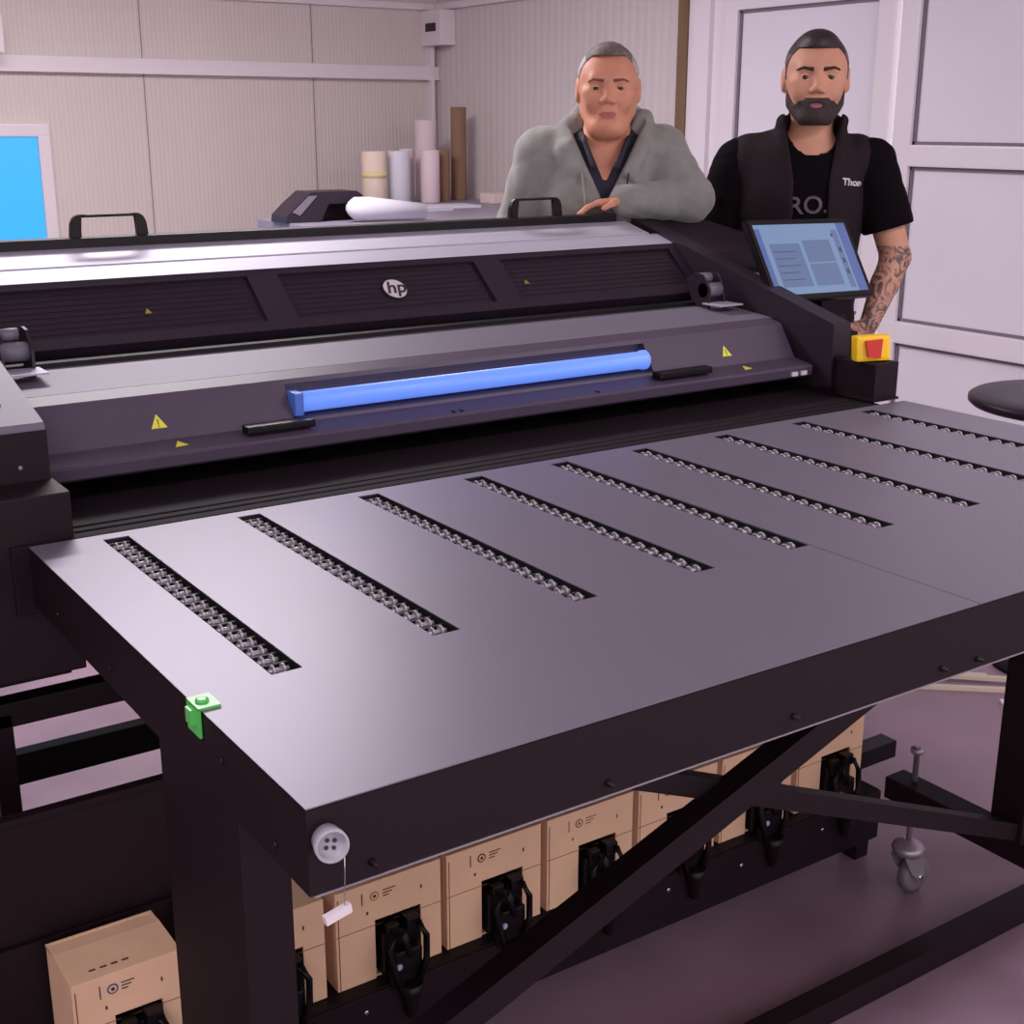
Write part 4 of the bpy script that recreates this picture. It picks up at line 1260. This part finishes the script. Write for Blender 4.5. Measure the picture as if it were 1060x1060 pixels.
for sx in (-1, 1):
    bm = NB(); tube(bm, [(.012+sx*.072, -.125, 1.43), (.012+sx*.066, -.150, 1.40), (.012+sx*.058, -.158, 1.34), (.012+sx*.055, -.157, 1.30)], .0028, 6); obj('drawstring', bm, 'polo' if sx > 0 else 'hood_lining', OM)
def trousers(par, wdt=.0):
    U = SDF(axis([(-.26, .26, .012)]), axis([(-.18, .18, .012)]), axis([(.04, 1.05, .014)]))
    U.ell((0, .01, .93), (.178, .130, .13), .04)
    for sx in (-1, 1):
        U.cap((sx*.085, .01, .90), (sx*.10, -.01, .49), .098, .074, .03); U.cap((sx*.10, -.01, .49), (sx*.11, .02, .10), .072, .060, .02)
    clip_region(U, lambda X, Y, Z: np.maximum(.07-Z, Z-1.0)+0*X+0*Y)
    U.mesh('trousers', ['jeans'], par, None, 1)
    for sx in (-1, 1):
        U = SDF(axis([(sx*.115-.07, sx*.115+.07, .009)]), axis([(-.22, .12, .009)]), axis([(-.02, .14, .009)]))
        U.cap((sx*.11, .035, .05), (sx*.12, -.14, .04), .050, .042, .02); U.cap((sx*.11, .03, .05), (sx*.11, .03, .10), .050, .048, .02)
        clip_region(U, lambda X, Y, Z: (.0-Z)+0*X+0*Y)
        U.mesh('shoe', ['shoe'], par, None, 1)
trousers(OM)

# ---- younger man
nx_, ny_ = 3.06, 2.95
YM = empty('person', (nx_, ny_, 0), facing(nx_, ny_)+.06)
tag(YM, 'bearded person in black vest and tee with tattooed arm behind the touch screen', 'person')
HY = (.026, -.02, 1.677)
s_y = 1.12
S = SDF(axis([(-.40, -.10, .007), (-.10, .15, .0037), (.15, .18, .007), (.18, .46, .0055)]), axis([(-.34, -.18, .006), (-.18, .12, .0037), (.12, .24, .007)]),
        axis([(-.01, .82, .014), (.82, 1.25, .0055), (1.25, 1.50, .008), (1.50, 1.83, .0037)]))
head_sdf(S, HY, s_y, young=True)
S.cap((.022, .02, 1.44), (.026, .012, 1.62), .066, .062, .03)
Y_t = dict(shz=1.435, shw=.175, chest=.112, belly=.105)
torso(S, 0, **Y_t)
S.ell((0, .01, .92), (.160, .112, .12), .05)
for sx in (-1, 1):
    S.cap((sx*.085, .01, .90), (sx*.10, -.01, .49), .082, .056, .03); S.cap((sx*.10, -.01, .49), (sx*.11, .02, .09), .053, .038, .02)
    S.cap((sx*.11, .03, .045), (sx*.12, -.13, .035), .040, .034, .02)
yeL, ywL = (-.275, .0, 1.13), (-.20, -.13, .93)
yeR, ywR = (.298, -.015, 1.155), (.222, -.125, .965)
S.cap((-.200, .01, 1.43), yeL, .055, .043, .03); S.cap(yeL, ywL, .043, .029, .015)
S.cap((.212, .01, 1.43), yeR, .057, .045, .03); S.cap(yeR, tuple((np.array(yeR)*.6+np.array(ywR)*.4)), .045, .042, .012); S.cap(tuple((np.array(yeR)*.6+np.array(ywR)*.4)), ywR, .042, .029, .012)
hand(S, ywL, (.35, -.5, -.8), (.8, -.2, .2), .35)
hand(S, ywR, (-.45, -.35, -.75), (-.85, -.35, .3), .42, 1.05)
def my_(c):
    x, y, z = (c[:, 0]-HY[0])/s_y, (c[:, 1]-HY[1])/s_y, (c[:, 2]-HY[2])/s_y
    m = np.zeros(len(c))
    wl = .021*(1-((z+.068)/.015)**2)
    m[(c[:, 0] > .15) & (c[:, 2] < 1.19)] = 2
    m[(y < -.078) & (np.abs(x) < wl) & (z < -.0615) & (z > -.0775)] = 1
    return m
S.mesh('body', ['skin_young', 'lips_young', 'tattoo'], YM, my_, 1)
S_YNG = S
eyes(HY, s_y, YM, 'iris_green')
M['brow_young'] = mat('dark_brow', (48, 34, 32), .8)
brow_shell(S_YNG, HY, s_y, 'brow_young', YM, .0034, .0055, .0185, .0235, .0170)
lids(HY, s_y, 'skin_young', YM, .0048, -.0060)
def fy(X, Y, Z):
    x, y, z = (X-HY[0])/s_y, (Y-HY[1])/s_y, (Z-HY[2])/s_y
    line = .071-.076*np.clip((y+.050)/.030, 0, 1)-.05*np.clip((y-.02)/.06, 0, 1)
    d1 = np.maximum((line-z), np.where(z < .035, np.abs(x)-.0815, -1))*s_y
    return np.clip(d1, -.1, .1)
def mhy(c): return ((np.abs(c[:, 0]-HY[0]) > .060*s_y) & (c[:, 2]-HY[2] < .060*s_y)).astype(int)
hair_shell(S_YNG, HY, s_y, .0034, [((0, -.018, .084), (.052, .066, .038))], fy, 'hair', ['hair_dark', 'hair_fade'], YM, mhy, 8, .0012)
# beard: jaw shell with a moustache
def fb(X, Y, Z):
    x, y, z = np.abs(X-HY[0])/s_y, (Y-HY[1])/s_y, (Z-HY[2])/s_y
    back = np.maximum(y-.000+np.maximum(-.07-z, 0)*1.0, x-.076)
    # upper edge: sideburn by the ear, dips over the cheek, then the moustache
    t = np.clip((-y-.0)/.085, 0, 1)
    top = -.018-.048*np.clip(t/.55, 0, 1)+.010*np.clip((t-.75)/.25, 0, 1)
    top = np.where(x < .032, -.0515, top)
    d = np.maximum(z-top, back)
    d = np.maximum(d, -.121-z)
    mouth = .0128-np.sqrt((x/1.35)**2+((z+.0705)/.50)**2)*1.0
    soul = np.maximum(x-.007, np.abs(z+.086)-.006)
    mouth = np.where(soul < 0, -.01, mouth)
    d = np.maximum(d, np.where(y < -.06, mouth, -1))
    neckback = (z+.118)+0*x
    return d*s_y
shell(crop(S_YNG, (HY[0]-.12, HY[1]-.14, HY[2]-.15), (HY[0]+.12, HY[1]+.05, HY[2]-.01)), .0048, fb, 'beard', 'beard', YM, .0008, 3)
# tee shirt
U = SDF(axis([(-.40, .44, .0062)]), axis([(-.20, .22, .0062)]), axis([(.90, 1.58, .0062)]))
torso(U, .010, **Y_t)
U.ell((0, .005, .96), (.172, .125, .08), .04)
U.cap((.022, .015, 1.46), (.024, .012, 1.505), .080, .070, .03)
for a, e, sg in (((-.198, .01, 1.432), yeL, -1), ((.212, .01, 1.435), yeR, 1)):
    a_ = np.array(a); e_ = np.array(e); m_ = a_+(e_-a_)*.68
    U.cap(tuple(a_), tuple(m_), .068, .074, .03)
fold_noise(U, .004, 21); crease_noise(U, .008, 6)
U.cap((.024, -.02, 1.475), (.024, -.01, 1.62), .068, .075, .004, 's')
X, Y, Z = np.meshgrid(*U.a, indexing='ij', sparse=True)
for a, e in (((-.198, .01, 1.432), yeL), ((.212, .01, 1.435), yeR)):
    a_ = np.array(a); e_ = np.array(e); dn = (e_-a_)/np.linalg.norm(e_-a_); m_ = a_+(e_-a_)*.70
    pl = (X-m_[0])*dn[0]+(Y-m_[1])*dn[1]+(Z-m_[2])*dn[2]
    near = np.abs(X-m_[0])-.115
    U.V = np.where(np.broadcast_to(near < 0, U.V.shape), np.maximum(U.V, pl), U.V).astype(np.float32)
U.mesh('tee_shirt', ['tee'], YM, None, 2)
# vest with open front and standing collar
U = SDF(axis([(-.32, .34, .0058)]), axis([(-.22, .22, .0058)]), axis([(.88, 1.62, .0058)]))
torso(U, .026, shz=1.440, shw=.155, chest=.112, belly=.108)
U.ell((0, .005, .96), (.190, .142, .08), .04)
for sx in (-1, 1):
    U.cap((.024+sx*.080, -.065, 1.45), (.024+sx*.082, -.040, 1.552), .022, .018, .02)
    U.cap((.024+sx*.082, -.040, 1.552), (.024+sx*.055, .070, 1.560), .018, .018, .02)
    U.cap((.024+sx*.080, -.03, 1.51), (.024+sx*.055, .070, 1.52), .024, .024, .03)
    U.cap((.024+sx*.082, .0, 1.48), (.024+sx*.060, .075, 1.50), .028, .024, .03)
U.cap((-.03, .085, 1.50), (.08, .085, 1.50), .024, .024, .03); U.cap((-.03, .080, 1.575), (.08, .080, 1.575), .012, .012, .012); U.cap((-.03, .085, 1.54), (.08, .085, 1.54), .016, .016, .012)
fold_noise(U, .003, 33); crease_noise(U, .006, 9)
U.cap((.024, -.0, 1.44), (.024, .005, 1.66), .066, .072, .004, 's')
for sx in (-1, 1):      # armholes
    U.ell((sx*.245+.004, .01, 1.36), (.045, .2, .13), .01, 's')
X, Y, Z = np.meshgrid(*U.a, indexing='ij', sparse=True)
half = .050+.022*np.clip((Z-1.38)/.12, 0, 1.5)
cut = np.maximum(np.abs(X-.024)-half, Y+.0)
U.V = np.maximum(U.V, -cut.astype(np.float32))
U.mesh('vest', ['vest'], YM, None, 1)
def drape(o, U, off):
    """lay flat lettering on a clothed front: find the front surface of the SDF in y"""
    xs_, ys_, zs_ = U.a
    for v in o.data.vertices:
        i = int(np.clip(np.searchsorted(xs_, v.co.x), 0, len(xs_)-1)); k_ = int(np.clip(np.searchsorted(zs_, v.co.z), 0, len(zs_)-1))
        colv = U.V[i, :, k_]
        j = np.argmax(colv < 0)
        if colv[j] < 0: v.co.y = ys_[j]-off+v.co.y
VU = U
o = text_part('vest_lettering', 'Thon', .027, 'white_logo', YM, (.146, 0, 1.379), (1, 0, -.10), (.10, 0, 1), depth=.0008, bold=.0011)
drape(o, VU, .007)
TU = SDF(axis([(-.40, .44, .0062)]), axis([(-.20, .22, .0062)]), axis([(.90, 1.58, .0062)]))
torso(TU, .010, **Y_t); fold_noise(TU, .004, 21); crease_noise(TU, .008, 6)
o = text_part('tee_lettering', 'RO.', .072, 'tee_print', YM, (.020, 0, 1.312), (1, 0, .05), (-.05, 0, 1), depth=.0008, bold=.001)
drape(o, TU, .009)
trousers(YM)

# ---------------------------------------------------------------- lights
def area(name, loc, rot, sx, sy, power, col=(1, .95, .97)):
    l = bpy.data.lights.new(name, 'AREA'); l.shape = 'RECTANGLE'; l.size = sx; l.size_y = sy; l.energy = power; l.color = col
    o = bpy.data.objects.new(name, l); COL.objects.link(o); o.location = loc; o.rotation_euler = rot
    return o
# unseen ceiling tube lamps added to brighten the table, walls and floor
lampspots = [(.1, 4.3), (1.6, 4.6), (-.9, .6), (3.0, .7)]
for i, (x, y) in enumerate(lampspots):
    L_ = empty('added_ceiling_lamp', (x, y, ZC-.06))
    tag(L_, ['unseen ceiling tube lamp added over the back left', 'unseen ceiling tube lamp added behind the printer', 'unseen ceiling tube lamp added at the near left', 'unseen ceiling tube lamp added at the near right'][i], 'lamp')
    bm = NB(); box(bm, -.75, .75, -.06, .06, .02, .058, 0, .004); obj('fitting', bm, 'white_plastic', L_)
    bm = NB(); cyl(bm, (-.7, -.025, .008), (.7, -.025, .008), .012); obj('tube', bm, 'lamp', L_)
    area('area_light', (x, y, ZC-.09), (0, 0, 0), [2.6, 1.5, 1.5, 1.5][i], [1.2, .35, .35, .35][i], [12, 90, 34, 34][i])
wd = bpy.data.worlds.new('world'); SC.world = wd; wd.use_nodes = True
bg = wd.node_tree.nodes['Background']
bg.inputs['Color'].default_value = (1.0, .925, .975, 1); bg.inputs['Strength'].default_value = 1.7

SC.view_settings.view_transform = 'Standard'
SC.view_settings.look = 'None'
SC.view_settings.exposure = 0.0
SC.view_settings.gamma = 1.0
